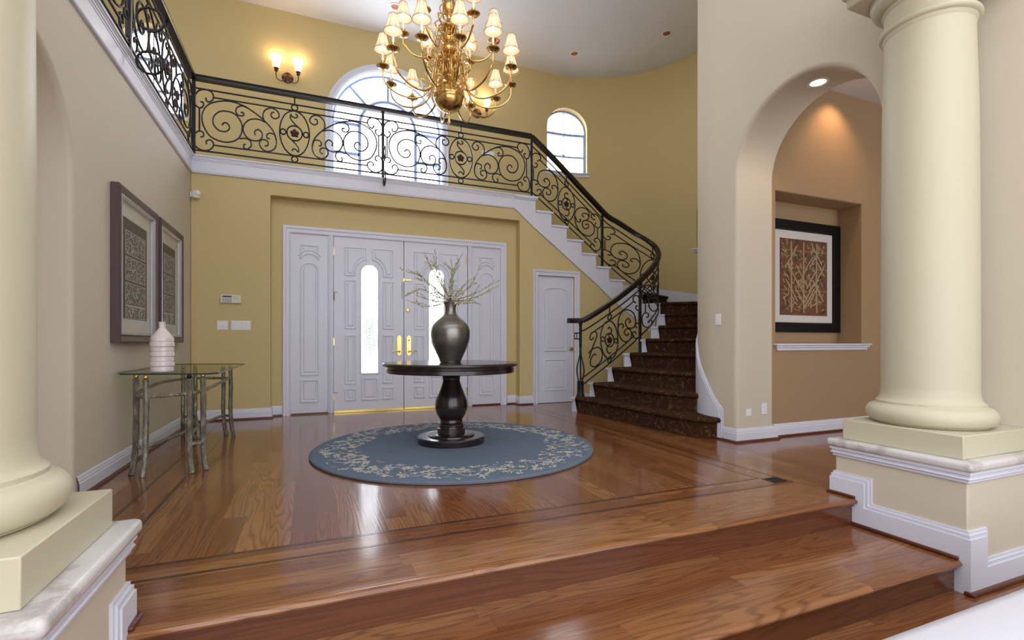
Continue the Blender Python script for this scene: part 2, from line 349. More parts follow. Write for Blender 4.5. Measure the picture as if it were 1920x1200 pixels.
# inlay strips
mb=MB(); e=.0008
for x in (-1.0,-.825): mb.box(x-.011,x+.011,2.405 if x<-.9 else 2.56,7.0,.0,e)
for y in (2.415,2.57): mb.box(-1.0 if y<2.5 else -.825,3.11 if y<2.5 else 2.955,y-.011,y+.011,0,e)
for x,y0 in ((2.955,2.57),(3.11,2.415)): mb.box(x-.009,x+.009,y0,6.95,0,e)
struct(mb.build('trim_3_floor_inlay',M['inlay'],smooth=False))
t=thing('floor_vent','small dark rectangular floor register set in the inlay corner near the right pedestal','vent',(3.032,2.49,0))
mb=MB(); mb.box(-.063,.063,-.058,.058,0,.003); mb.build('vent_frame',M['inlay'],t,smooth=False)
mb=MB(); [mb.box(-.055,.055,-.05+i*.0125,-.044+i*.0125,.003,.005) for i in range(8)]; mb.build('grille',M['rubber'],t,smooth=False)
# outside paving
mb=MB(); mb.box(-14,16,7.4,30,-.3,-.1); struct(mb.build('ground_outside',M['ground'],smooth=False))
# ---------------------------------------------------------------- walls
# left wall with the arch
mb=MB(); mp=lambda a,b,h:(WX-h,a,b)
wall(mb,rect(.4,7.15,-.33,ZB-.02),[archpoly(2.5,3.8,-.2,2.0)],.32,.035,mp); struct(mb.build('wall_left',M['beige']))
# right wall with the arch
mb=MB(); mp=lambda a,b,h:(RX+h,a,b)
wall(mb,rect(-1.2,3.8,-.33,HC+.2),[archpoly(2.262,3.555,-.2,2.575,32)],.5,.04,mp); struct(mb.build('wall_right',M['beige']))
# curved stair wall and the upper window wall, cut by columns so the arched windows are real openings
CC=(4.45,6.5); RC=2.06
pathB=[(RX,3.8),(3.813,3.88),(3.832,3.98),(3.885,4.12),(3.97,4.24),(4.10,4.34),(4.27,4.41),(4.45,4.44)]
pathB=[(p.x,p.y) for p in smooth([(*p,0) for p in pathB],4)]
def colwall(mb,path,holes,z0f,z1,th,mi=0):
    P=[Vector(p) for p in path]; O=[Vector(p) for p in offs(path,-th,False)]
    s=[0]
    for i in range(1,len(P)): s.append(s[-1]+(P[i]-P[i-1]).length)
    def hz(x,h): # opening limits at x
        a,b,zb,zs=h; c=(a+b)/2; r=(b-a)/2; d=max(0,r*r-(x-c)**2); return zb,zs+math.sqrt(d)
    for i in range(len(P)-1):
        sa,sb=s[i],s[i+1]; hole=None
        for h in holes:
            if sa>=h[0]-1e-6 and sb<=h[1]+1e-6: hole=h
        za,zb=z0f(P[i]),z0f(P[i+1])
        def q(a0,a1,b0,b1):
            mb.add([(*P[i],a0),(*P[i+1],b0),(*P[i+1],b1),(*P[i],a1)],[(0,1,2,3)],mi); mb.add([(*O[i],a0),(*O[i+1],b0),(*O[i+1],b1),(*O[i],a1)],[(3,2,1,0)],mi)
        if hole is None: q(za,z1,zb,z1)
        else:
            l0,t0=hz(sa,hole); l1,t1=hz(sb,hole); q(za,l0,zb,l1); q(t0,z1,t1,z1)
            for z0_,z1_ in ((l0,l1),(t0,t1)): mb.add([(*P[i],z0_),(*P[i+1],z1_),(*O[i+1],z1_),(*O[i],z0_)],[(0,1,2,3)],mi)
            if abs(sa-hole[0])<1e-6: mb.add([(*P[i],l0),(*P[i],t0),(*O[i],t0),(*O[i],l0)],[(0,1,2,3)],mi)
            if abs(sb-hole[1])<1e-6: mb.add([(*P[i+1],l1),(*P[i+1],t1),(*O[i+1],t1),(*O[i+1],l1)],[(0,1,2,3)],mi)
        if i==0: mb.add([(*P[i],za),(*P[i],z1),(*O[i],z1),(*O[i],za)],[(0,1,2,3)],mi)
        mb.add([(*P[i],za),(*P[i+1],zb),(*O[i+1],zb),(*O[i],za)],[(0,1,2,3)],mi)
    return s,P
mb=MB(); colwall(mb,pathB,[],lambda p:0,HC+.2,.25); struct(mb.build('wall_right_curve',M['beige']))
# path of arc measured by s from angle -90 to 90, then straight along -x at y=8.56
YW=CC[1]+RC; arcL=PI*RC
def SP(s):
    if s<=arcL: a=-PI/2+s/RC; return (CC[0]+RC*math.cos(a),CC[1]+RC*math.sin(a))
    return (CC[0]-(s-arcL),YW)
def sx_(x): # s for x on the straight part
    return arcL+CC[0]-x
W2=(arcL-.66,arcL+.18,4.32,5.18)   # stair window
WB=(sx_(2.19),sx_(.33),3.35,4.66)  # big window
WL=(sx_(-1.72),sx_(-2.54),4.32,5.18)
ss=set([0,sx_(-5)]); 
for i in range(61): ss.add(arcL*i/60)
WN=(RC*R(75),RC*R(102),2.66,3.28)
for h in (W2,WB,WL,WN):
    for i in range(33): ss.add((h[0]+h[1])/2-(h[1]-h[0])/2*math.cos(PI*i/32))
ss=sorted(v for v in ss); ss2=[ss[0]]
for v in ss[1:]:
    inhole=any(h[0]-1e-9<=v<=h[1]+1e-9 for h in (W2,WB,WL))
    if v-ss2[-1]<1e-4: continue
    ss2.append(v)
# keep hole limits exact
mb=MB(); colwall(mb,[SP(v) for v in ss2],[],lambda p:0,0,.0) if False else None
pathY=[SP(v) for v in ss2]
# s measured on the chord differs a little from the true arc; remap holes to chord length
cl=[0]
for i in range(1,len(pathY)): cl.append(cl[-1]+math.dist(pathY[i],pathY[i-1]))
def remap(v):
    j=min(range(len(ss2)),key=lambda k:abs(ss2[k]-v)); return cl[j]
hs=[(remap(h[0]),remap(h[1]),h[2],h[3]) for h in (W2,WB,WL,WN)]
mb=MB(); colwall(mb,pathY,hs,lambda p:0 if p.x>3.3 else 3.0,HC+.2,.26); struct(mb.build('wall_back_upper',M['yellow'],ang=50))
# upper hall side wall, ceiling
mb=MB(); mb.box(-4.2,-4.0,-1,YW+.2,3.0,HC+.2); struct(mb.build('wall_left_upper',M['yellow'],smooth=False))
mb=MB(); mb.box(-5,6.9,2.0,9.0,HC,HC+.2); struct(mb.build('ceiling',M['ceil'],smooth=False))
# balcony slabs
mb=MB(); mb.box(WX,3.28,7.02,YW,3.04,ZB-.005); mb.box(-4,WX-.01,-1,YW,3.04,ZB-.005); struct(mb.build('floor_balcony',M['ceil'],smooth=False))
# lower back wall: doors recess, closet door; top edge follows the stringer
NX0,NX1,NZ=-.467,3.02,2.862; Y0=7.0
mb=MB()
outer=[(WX,-.1),(4.92,-.1),(4.92,1.62),(3.2,3.0),(2.95,3.2),(WX,3.2)]
wall(mb,outer,[rect(NX0,NX1,-.05,NZ),rect(3.325,3.985,-.05,2.03)],.16,.0,XZ(Y0),back=False)
struct(mb.build('wall_back',M['yellow'],bevel=.012,seg=3))
mb=MB(); wall(mb,rect(NX0-.1,NX1+.1,-.1,NZ+.1),[rect(-.235,2.755,-.05,2.43)],.14,0,XZ(7.16)); struct(mb.build('wall_back_recess',M['yellow']))
# hall behind the right arch, with niche
HY=3.62
mb=MB(); wall(mb,rect(4.30,8,-.1,3.72),[rect(4.42,5.775,.955,2.53)],.28,.018,XZ(HY),roundback=False,back=False)
mb.box(4.35,5.85,HY+.28,HY+.32,.9,2.6); struct(mb.build('wall_hall',M['hall']))
mb=MB(); mb.box(4.3,8,-1.2,3.62,3.72,3.82); struct(mb.build('ceiling_hall',M['ceil'],smooth=False))
mb=MB(); mb.box(7.9,8,-1.2,3.62,0,3.8); struct(mb.build('wall_hall_end',M['hall'],smooth=False))
# header beam over the columns (above the frame)
mb=MB(); mb.box(WX-.3,RX,1.46,2.12,3.20,3.75); struct(mb.build('trim_4_header_beam',M['beige'],smooth=False))
# left side room beyond the arch
mb=MB(); mb.box(-4.1,-4.0,-1,7.2,0,3.04); mb.box(-4.1,WX-.3,7.0,7.1,0,3.04); struct(mb.build('wall_side_room',M['beige'],smooth=False))
# ---------------------------------------------------------------- baseboards
BP=[(0,0),(.018,0),(.018,.088),(.014,.094),(.014,.108),(.010,.112),(.008,.128),(0,.134)]
SH=[(0,0),(.034,0),(.034,.008),(.029,.017),(.018,.021),(0,.021)]
PL=lambda a,b,h:(a,b,h)
def base(n,path,z=0,d=1):
    mb=MB(); sweep(mb,path,[(o*d,h+z) for o,h in BP],PL); struct(mb.build('baseboard_'+n,M['white'],ang=25))
    mb=MB(); sweep(mb,path,[(o*d,h+z) for o,h in SH],PL); struct(mb.build('trim_shoe_'+n,M['shoe'],ang=25))
base('left',[(WX,7.0),(WX,3.84)])
base('back',[(-.335,7.16),(NX0,7.16),(NX0,7.0),(WX,7.0)])
base('back_right',[(3.235,7.0),(NX1,7.0),(NX1,7.16),(2.86,7.16)])
base('closet',[(4.85,7.0),(4.08,7.0)])
base('right',[(4.345,3.555),(RX,3.555),(RX,3.71)],d=-1) if False else base('right',[(RX,3.715),(RX,3.555),(4.33,3.555),(4.33,3.6)],d=-1)
base('hall',[(8,HY),(4.31,HY)],d=1)
# skirt board on the wall beside the stair
def board(poly,layers,mp,name,m,kind=True):
    mb=MB()
    for (ins,h) in layers: mb.prism(offs(ccw(poly),ins),0,h,mp)
    return mb
sk=[(3.715,0),(3.715,.30),(3.82,.41),(3.91,.53),(4.0,.63),(4.08,.72),(4.14,.82)]
def wallpt(sarc,h):
    # sarc = y-like arclength from (RX,3.7)
    d=sarc-3.8
    if d<=0: return (RX-h,sarc)
    acc=0
    for i in range(len(pathB)-1):
        L=math.dist(pathB[i],pathB[i+1])
        if acc+L>=d or i==len(pathB)-2:
            t=(d-acc)/L; a=Vector(pathB[i]); b=Vector(pathB[i+1]); p=a.lerp(b,t); tt=(b-a).normalized(); return (p.x-tt.y*h,p.y+tt.x*h)
        acc+=L
mb=MB()
tops=[(3.715,.30),(3.76,.345),(3.82,.41),(3.87,.475),(3.91,.53),(3.96,.59),(4.0,.635),(4.05,.69),(4.1,.755),(4.15,.84),(4.2,.93),(4.3,1.02),(4.45,1.15),(4.6,1.25)]
for dz,h in ((0,.010),(.016,.018),(.034,.014),(.04,.022)):
    L0=[];L1=[];L2=[]
    for i,(s,z) in enumerate(tops):
        s2=s+(dz if i==0 else 0); x,y=wallpt(s2,h); x0,y0=wallpt(s2,0); zz=z-dz*1.25
        L0.append((x,y,-.01)); L1.append((x,y,zz)); L2.append((x0,y0,zz))
    mb.loft([L0,L1,L2],closed=False); mb.add([L0[0],L1[0],L2[0],(L2[0][0],L2[0][1],0)],[(0,1,2,3)])
struct(mb.build('trim_5_stair_skirt',M['white'],ang=30))
mb=MB(); L=[wallpt(s,.03) for s in (3.715,3.8,3.9)]; mb.loft([[(x,y,0) for x,y in L],[(x,y,.015) for x,y in L],[(x+.03,y,.021) for x,y in L]],closed=False); struct(mb.build('trim_shoe_skirt',M['shoe']))
# outer stair skirt on the curved yellow wall
mb=MB()
angs=[-30,-10,5,11,20,30,37,50,63,75,90]; tz=[1.35,1.6,1.78,1.84,1.90,1.97,2.03,2.09,2.15,2.3,2.5]
for (dz,rr) in ((0,.012),(.02,.022),(.045,.016)):
    L=[[],[],[]]
    pts=[(a,z) for a,z in zip(angs,tz)]
    for a,z in pts:
        c,s=math.cos(R(a)),math.sin(R(a)); rI=RC-rr
        L[0].append((CC[0]+rI*c,CC[1]+rI*s,z-.75)); L[1].append((CC[0]+rI*c,CC[1]+rI*s,z-dz)); L[2].append((CC[0]+RC*c,CC[1]+RC*s,z-dz))
    for x in (4.0,3.3):
        z=2.5+(4.45-x)*.737; L[0].append((x,YW-rr,z-.6)); L[1].append((x,YW-rr,z-dz)); L[2].append((x,YW,z-dz))
    mb.loft(L,closed=False)
struct(mb.build('trim_6_outer_skirt',M['white'],ang=30))
# ---------------------------------------------------------------- balcony fascia
FP=[(0,.0),(.018,0),(.024,.008),(.018,.016),(.022,.024),(.014,.034),(.012,.15),(.018,.156),(.018,.166),(.026,.172),(.026,.184),(.034,.19),(.034,.198),(.046,.203),(.046,.218),(0,.22)]
mb=MB(); sweep(mb,[(2.93,Y0),(WX,Y0),(WX,-.5)],[(o,3.035+h) for o,h in FP],PL); struct(mb.build('trim_7_balcony_fascia',M['white'],ang=25))
# ---------------------------------------------------------------- staircase
IN=[(3.42,6.07),(3.68,6.02),(3.98,6.02),(4.29,6.06),(4.60,6.13),(4.93,6.27),(5.20,6.47),(5.30,6.72),(5.20,6.93),(4.92,7.0),(4.64,7.0),(4.385,7.0),(4.11,7.0),(3.835,7.0),(3.56,7.0),(3.28,7.0)]
FR={1:[(3.42,6.07),(3.50,5.6),(3.545,5.1),(3.56,4.69),(3.575,4.3),(3.62,4.0),(3.71,3.84),(3.84,3.77)],
 2:[(3.68,6.02),(3.705,5.4),(3.715,4.91),(3.78,4.4),(3.92,4.08)],3:[(3.98,6.02),(4.0,5.1),(4.14,4.34)],4:[(4.29,6.06),(4.5,4.42)],5:[(4.60,6.13),(4.97,4.48)],
 6:[(4.93,6.27),(5.45,4.68)],7:[(5.20,6.47),(5.98,5.08)],8:[(5.30,6.72),(6.38,5.75)],9:[(5.20,6.93),(6.27,7.50)]}
for k in range(10,17): FR[k]=[IN[k-1],(IN[k-1][0]+.01,8.54)]
def resample(pl,n):
    L=[0]
    for i in range(1,len(pl)): L.append(L[-1]+math.dist(pl[i],pl[i-1]))
    out=[]
    for j in range(n):
        d=L[-1]*j/(n-1); i=1
        while i<len(pl)-1 and L[i]<d: i+=1
        t=(d-L[i-1])/max(1e-9,L[i]-L[i-1]); out.append((pl[i-1][0]+(pl[i][0]-pl[i-1][0])*t,pl[i-1][1]+(pl[i][1]-pl[i-1][1])*t))
    return out
def sm2(pl): return [(p.x,p.y) for p in smooth([(*p,0) for p in pl],6)] if len(pl)>2 else pl
# smooth inner path with parameter k (riser number 1..16)
inner3=smooth([(x,y,(i+1)) for i,(x,y) in enumerate(IN)],8)       # z carries k
for p in inner3:
    if p.z>=10: p.y=7.0
stair=thing('staircase','curving white staircase rising from the foyer floor up to the balcony','staircase',(3.42,6.07,0))
SL=stair.location
def rel(mb):
    mb.v=[(x-SL.x,y-SL.y,z-SL.z) for x,y,z in mb.v]; return mb
def trimstart(pl,d,d2=0):
    L=resample(pl,41); tot=sum(math.dist(L[i],L[i+1]) for i in range(40)); i0=int(round(d/tot*40)); i1=40-int(round(d2/tot*40)); return L[i0:i1+1]
for k in range(1,16):
    z=k*RS; f=resample(sm2(FR[k]),14); g=resample(sm2(FR[k+1]),14)
    # leave the outer side of tread 8/9 following the round wall
    ff=offs(f,.028,False) if k<10 else [(x+.028,y) for x,y in f]; 
    if k>=10:
        ff[0]=(ff[0][0],6.965); g0=[(x,y) for x,y in g]; g0[0]=(g0[0][0],6.965)
    else: g0=g; ff[0]=(ff[0][0]-.0,ff[0][1]+.02)
    # choose the side facing down the stair
    cdown=Vector(f[7])-Vector(g[7])
    if k<10 and (Vector(ff[7])-Vector(f[7])).dot(cdown)<0: ff=offs(f,-.028,False); ff[0]=(ff[0][0],ff[0][1]+.02)
    mb=MB(); extra=[]
    poly=ff+g0[::-1]
    if k==9: poly=ff+[(CC[0]+2.04*math.cos(R(a)),CC[1]+2.04*math.sin(R(a))) for a in (35,45,55,65,75)]+g0[::-1]
    if k==8: poly=ff+[(CC[0]+2.04*math.cos(R(a)),CC[1]+2.04*math.sin(R(a))) for a in (-15,0,15,25)]+g0[::-1]
    mb.prism(poly,z-.03,z,PL); rel(mb).build('tread',M['white'],stair,ang=30)
    mb=MB(); mb.loft([[(x,y,z-RS) for x,y in f],[(x,y,z-.03) for x,y in f]],closed=False); rel(mb).build('riser',M['white'],stair)
mb=MB(); f=FR[16]; mb.loft([[(x,y,ZB-RS) for x,y in f],[(x,y,ZB) for x,y in f]],closed=False); rel(mb).build('riser',M['white'],stair)
# stringer and the plaster below it
def nrm_in(i):
    a=inner3[max(0,i-1)]; b=inner3[min(len(inner3)-1,i+1)]; t=Vector((b.x-a.x,b.y-a.y)); t.normalize(); return Vector((-t.y,t.x)) # left of the climb direction = well side
pitch=lambda k:k*RS
mb=MB(); mw=MB(); bead=MB()
Lb=[];Lt=[];Lw0=[];Lw1=[];beadL=[[],[],[],[]]
for i,p in enumerate(inner3):
    k=p.z; n=nrm_in(i); zb=max(0,pitch(k)-.50); 
    if k>14.2: zb=min(zb,3.05)
    top=math.floor(k+1e-4)*RS-.03
    o=.012
    Lw0.append((p.x,p.y,-.02)); Lw1.append((p.x,p.y,zb+.01))
    for j,(oo,dz) in enumerate(((.0,0),(.026,.0),(.026,.022),(.012,.034))): beadL[j].append((p.x+n.x*oo,p.y+n.y*oo,zb+dz))
for i in range(len(inner3)-1):
    p,q=inner3[i],inner3[i+1]; n=nrm_in(i); m_=nrm_in(i+1); o=.012
    zt=math.floor((p.z+q.z)/2+1e-4)*RS-.03
    za=beadL[0][i][2]; zc=beadL[0][i+1][2]
    if zt>za+.005: mb.add([(p.x+n.x*o,p.y+n.y*o,za),(q.x+m_.x*o,q.y+m_.y*o,zc),(q.x+m_.x*o,q.y+m_.y*o,zt),(p.x+n.x*o,p.y+n.y*o,zt),(p.x,p.y,za),(q.x,q.y,zc),(q.x,q.y,zt),(p.x,p.y,zt)],[(0,1,2,3),(7,6,5,4),(3,2,6,7),(1,0,4,5)])
mb.prism([(2.92,3.05),(3.28,2.745),(3.28,3.25),(2.92,3.25)],Y0-.012,Y0+.01,lambda a,b,h:(a,h,b)); mb.box(2.92,3.30,Y0-.046,Y0,3.215,3.255); mb.box(2.92,3.29,Y0-.028,Y0,3.195,3.215)
for j,(oo,dz) in enumerate(((.0,0),(.026,.0),(.026,.022),(.012,.034))): beadL[j].append((2.92,Y0-oo,3.04+dz))
rel(mb).build('stringer',M['white'],stair,ang=20)
bead.loft(beadL,closed=False); rel(bead).build('stringer_moulding',M['white'],stair,ang=25)
i10=[i for i,p in enumerate(inner3) if p.z<=10.01][-1]
mw.loft([Lw0[:i10+1],Lw1[:i10+1]],closed=False); struct(mw.build('wall_under_stair',M['yellow']))
mb=MB(); mb.box(4.78,4.98,7.03,7.10,-.05,1.55); struct(mb.build('wall_under_stair_light_stop',M['yellow']))  # unseen box added behind the wall joint to block a light leak
# last nosing of the balcony
mb=MB(); mb.box(3.2,3.315,6.95,7.1,ZB-.03,ZB+.004); struct(mb.build('trim_8_landing_nosing',M['white'],bevel=.008))
# carpet runner: one continuous piece of carpet
ct=MB()
CPF=[(-.004,.012),(.012,.011),(.026,.002),(.032,-.014),(.027,-.030),(.010,-.040),(-.008,-.045)]
for k in range(1,17):
    z=k*RS; f=trimstart(sm2(FR[k]),.15 if k<10 else .12,.0 if k>3 else .02)
    cd=Vector(FR[k-1][0])-Vector(FR[k][0]) if k>1 else Vector((-1,0)); 
    sgn=1
    t=offs(f,.05,False)
    if (Vector(t[len(t)//2])-Vector(f[len(f)//2])).dot(cd)<0: sgn=-1
    if k==16: top=[(3.1,y) for x,y in f]
    else:
        g=trimstart(sm2(FR[k+1]),.15 if k<9 else .12,.0 if k>3 else .02); g=resample(g,len(f)); top=g
    loops=[[(x,y,z+.012) for x,y in top]]+[[(x,y,z+h) for x,y in offs(f,sgn*(o+.022),False)] for o,h in CPF]+[[(x,y,z-RS+.012 if k>1 else .002) for x,y in offs(f,sgn*.012,False)]]
    ct.loft(loops,closed=False)
    for e in (0,-1):
        ct.add([l[e] for l in loops[1:]],[tuple(range(len(loops)-1))])
    if k==9:
        A=[(CC[0]+2.03*math.cos(R(a)),CC[1]+2.03*math.sin(R(a)),z+.012) for a in (30,45,60,75)]; ct.add(A+[(4.95,8.5,z+.012),(5.25,7.2,z+.012)],[(0,1,2,3,4,5)])
o=ct.build('stair_carpet',M['carpet'],ang=60); tag(o,'dark brown patterned carpet runner covering the steps of the curving staircase','carpet')
# ---------------------------------------------------------------- railings
def mir(l,c): return [(2*c-a,b) for a,b in l]
BAL=dict(
ctl=[(.124,.735),(.139,.693),(.177,.7),(.208,.751),(.19,.812),(.131,.836),(.055,.812),(.01,.737),(.005,.675),(.024,.619),(.07,.601),(.101,.642),(.093,.676),(.067,.675)],
cbl=[(.067,.245),(.098,.256),(.101,.297),(.063,.317),(.02,.285),(.004,.199),(.015,.131),(.06,.092),(.131,.086),(.19,.125),(.208,.185),(.169,.224),(.131,.2),(.134,.165)],
big=[(.298,.428),(.324,.462),(.36,.456),(.382,.406),(.34,.355),(.262,.359),(.205,.43),(.211,.52),(.27,.589),(.348,.61),(.442,.588),(.509,.501),(.52,.412),(.49,.307),(.411,.24),(.301,.222),(.177,.265),(.105,.376),(.084,.497),(.116,.609),(.193,.686),(.316,.732),(.427,.738),(.554,.705),(.684,.631),(.799,.54),(.882,.434),(.913,.328),(.895,.232),(.832,.181),(.766,.184),(.720,.241),(.725,.298),(.766,.322),(.812,.302),(.812,.256),(.774,.237)],
sm=[(.503,.622),(.535,.623),(.53,.585),(.479,.584),(.45,.625),(.466,.678),(.522,.708),(.586,.690)],
sec=[(.668,.362),(.664,.412),(.708,.438),(.749,.394),(.733,.322),(.668,.289),(.582,.311),(.535,.395),(.549,.488),(.611,.551),(.7,.570),(.785,.545)],
ur=[(.774,.555),(.756,.616),(.774,.693),(.844,.741),(.912,.722),(.945,.669),(.926,.625),(.882,.612),(.850,.641),(.857,.682),(.888,.69)],
rc=[(.836,.343),(.806,.347),(.803,.392),(.841,.415),(.891,.398),(.913,.327)],
bc=[(.562,.226),(.540,.221),(.542,.180),(.586,.175),(.624,.227),(.607,.285),(.554,.303),(.49,.288)])
# stair panel, digitised on a 500 x pitch grid -> (s 0..1.3, b)
def crA(l):
    out=[]
    for u,v in l:
        U=960+u/3.75; V=240+v/3.75; X=(U-960)/920; Z=-(V-642)/920; c,s=math.cos(R(22.4)),math.sin(R(22.4)); dx,dy=X*c+s,-X*s+c; t=7.0/dy; x=dx*t; z=.97+Z*t
        out.append((x-3.23,z-(2.22+(4.64-x)*.737)))
    return out
STA=dict(
ctl=[(183,232),(198,230),(210,212),(195,185),(170,178),(147,195),(138,230),(148,265),(168,281),(185,268),(181,252),(168,250)],
vb=[(157,286),(157,368)],
cbl=[(170,403),(187,400),(185,380),(160,370),(142,385),(138,430),(157,468),(190,482),(212,465),(208,442),(190,438),(184,450)],
sp=[(243,385),(230,372),(250,358),(272,385),(262,415),(235,422),(200,405),(187,365),(200,315),(240,298),(285,312),(318,360),(329,420),(326,470),(305,510),(270,522),(235,500),(222,460),(235,430),(262,432),(280,455),(270,475),(250,470),(250,455)],
li=[(296,432),(286,420),(295,407),(315,412),(328,435)])
STR=dict(
sp=[(512,618),(498,606),(512,588),(538,596),(546,620),(528,640),(505,650),(500,680),(518,706),(545,690),(538,668),(522,676)],
bg=[(505,650),(530,642),(565,655),(584,690),(578,735),(545,760),(500,745),(462,695),(447,630),(458,572),(495,547),(535,560),(548,590),(546,618)],
li=[(478,640),(490,642),(482,658),(462,655),(452,620)],
ctr=[(590,628),(570,622),(561,600),(575,586),(605,590),(629,635),(622,680),(598,684),(587,668),(597,650)],
vb=[(607,685),(607,768)],
cbr=[(600,800),(587,797),(588,775),(612,770),(629,800),(622,850),(592,868),(562,850),(560,825),(578,822),(585,838)])
MED=dict(s1=[(400,466),(392,452),(378,462),(376,480),(388,495),(400,510)],s2=[(384,560),(404,580),(406,605),(395,622),(380,615)])
iw=.0098
def rose(mb,P,nrm,r):
    c=Vector(P); u=nrm.cross(Vector((0,0,1))).normalized(); w=Vector((0,0,1))
    for i in range(5):
        a=2*PI*i/5+.3; q=c+(u*math.cos(a)+w*math.sin(a))*r*.55
        ring=[q+(u*math.cos(2*PI*j/10)+w*math.sin(2*PI*j/10))*r*.48 for j in range(10)]
        top=[q+nrm*.018+(u*math.cos(2*PI*j/10)+w*math.sin(2*PI*j/10))*r*.25 for j in range(10)]
        bot=[q-nrm*.018+(u*math.cos(2*PI*j/10)+w*math.sin(2*PI*j/10))*r*.25 for j in range(10)]
        mb.loft([[tuple(v) for v in bot],[tuple(v) for v in ring],[tuple(v) for v in top]],cap0=True,cap1=True)
    mb.tube([tuple(c-nrm*.026),tuple(c+nrm*.026)],r*.3,10)
def relp(mb,t): mb.v=[(x-t.location.x,y-t.location.y,z-t.location.z) for x,y,z in mb.v]; return mb
def scroll(t,pts,F,name='scroll',r=iw,n=6,closed=False,k=5):
    P=[F(a,b) for a,b in pts]; q=smooth(P,k,closed) if len(P)>2 else P
    mb=MB(); mb.tube(q,r,n,closed); relp(mb,t).build(name,M['iron'],t)
def ringpts(c,ra,rb,n=14): return [(c[0]+ra*math.cos(2*PI*i/n),c[1]+rb*math.sin(2*PI*i/n)) for i in range(n)]
def medallion(t,F,nf,c,rx=.178,rz=.295,rr=.092):
    for cc,a,b in ((c,rx,rz),(c,rr,rr*1.05),((c[0]-rx+.041,c[1]),.032,.034),((c[0]+rx-.041,c[1]),.032,.034)): scroll(t,ringpts(cc,a,b),F,'medallion_ring',closed=True,k=3)
    scroll(t,[(c[0]+.01,c[1]+.26),(c[0]+.035,c[1]+.23),(c[0]+.01,c[1]+.205),(c[0]-.03,c[1]+.215),(c[0]-.045,c[1]+.245)][::1]+[],F) 
    scroll(t,[(c[0]-.045,c[1]+.245),(c[0]-.05,c[1]+.19),(c[0]-.01,c[1]+.135),(c[0]+.045,c[1]+.085)],F)
    scroll(t,[(c[0]-.045,c[1]-.085),(c[0]+.01,c[1]-.135),(c[0]+.05,c[1]-.19),(c[0]+.045,c[1]-.245)],F)
    scroll(t,[(c[0]+.045,c[1]-.245),(c[0]+.02,c[1]-.215),(c[0]-.015,c[1]-.205),(c[0]-.03,c[1]-.235)],F)
    mb=MB(); rose(mb,F(*c),nf,.055); relp(mb,t).build('rosette',M['flower'],t)
def curlfoot(t,x,y,nx,ny):
    "C scrolls of flat bar standing out from the post foot"
    for zc,r in ((3.215,.098),(3.56,.098)):
        pts=[]
        for i in range(19):
            a=R(100-400*i/18) if zc<3.4 else R(-100+400*i/18); rr=r*(1-.12*i/18)
            pts.append((x+nx*(.10+rr*math.cos(a)),y+ny*(.10+rr*math.cos(a)),zc+rr*math.sin(a)))
        mb=MB(); mb.tube(pts,.0105,6); relp(mb,t).build('foot_scroll',M['iron'],t)
def balpanel(t,F,nf,L=2.255):
    c=L/2
    for key,l in BAL.items():
        scroll(t,l,F); scroll(t,mir(l,c),F)
    for a in (.058,L-.058): scroll(t,[(a,.60),(a,.318)],F,'upright_bar')
    scroll(t,[(0,.837),(L,.837)],F,'rail_bar',.011); scroll(t,[(0,.077),(L,.077)],F,'rail_bar',.011)
    scroll(t,[(.20,.754),(L-.20,.754)],F,'rail_bar',.010); scroll(t,[(.20,.164),(L-.20,.164)],F,'rail_bar',.010)
    for b in (.795,.12): scroll(t,ringpts((c,b),.037,.037,10),F,'collar_ring',closed=True,k=2)
    scroll(t,[(c,.837),(c,.95)],F,'upright_bar')
    medallion(t,F,nf,(c,.459),.178,.293)
def hrail(t,pts,name='handrail'):
    mb=MB(); prof=[(-.03,-.022),(-.034,-.008),(-.034,.008),(-.024,.024),(0,.031),(.024,.024),(.034,.008),(.034,-.008),(.03,-.022)]
    P=[Vector(p) for p in pts]; loops=[]
    for i,p in enumerate(P):
        a=P[max(0,i-1)]; b=P[min(len(P)-1,i+1)]; d=b-a; h=Vector((d.x,d.y,0)); 
        if h.length<1e-6: h=Vector((1,0,0))
        h.normalize(); n=Vector((-h.y,h.x,0)); k=1.0
        if 0<i<len(P)-1:
            d1=(P[i]-P[i-1]); d1.z=0; d1.normalize(); k=1/max(.5,abs(Vector((-d1.y,d1.x,0)).dot(n)))
        up=n.cross(d.normalized())*-1
        if up.z<0: up=-up
        loops.append([tuple(p+n*u*k*1.25+up*w*1.35) for u,w in prof])
    mb.loft(loops,cap0=True,cap1=True); relp(mb,t).build(name,M['rail'],t,ang=40)
def post(t,x,y,z0,z1,w=.019):
    mb=MB(); mb.box(x-w,x+w,y-w,y+w,z0,z1); relp(mb,t).build('post',M['iron'],t,smooth=False,bevel=.003)
YR=7.03
bf=thing('balcony_railing','black wrought iron scroll railing along the front of the balcony above the entry doors','railing',(.945,YR,ZB))
for x0 in (-1.31,.945):
    balpanel(bf,lambda a,b,x0=x0:(x0+a,YR,ZB+b),Vector((0,-1,0)))
for x in (-1.31,.945,3.225): post(bf,x,YR,ZB,4.2)
curlfoot(bf,.945,YR-.05,0,-1)
hrail(bf,[(WX+.02,YR,4.215),(3.225,YR,4.215)])
bl=thing('balcony_railing','black wrought iron scroll railing of the upper left gallery, running toward the camera','railing',(-1.34,4.7,ZB))
XL=WX+.015
for k in range(2):
    y0=7.0-2.255*k; balpanel(bl,lambda a,b,y0=y0:(XL,y0-a,ZB+b),Vector((1,0,0)))
for y in (4.745,2.49): post(bl,XL,y,ZB,4.2); curlfoot(bl,XL+.04,y,1,0)
hrail(bl,[(XL,YR,4.215),(XL,2.4,4.215)])
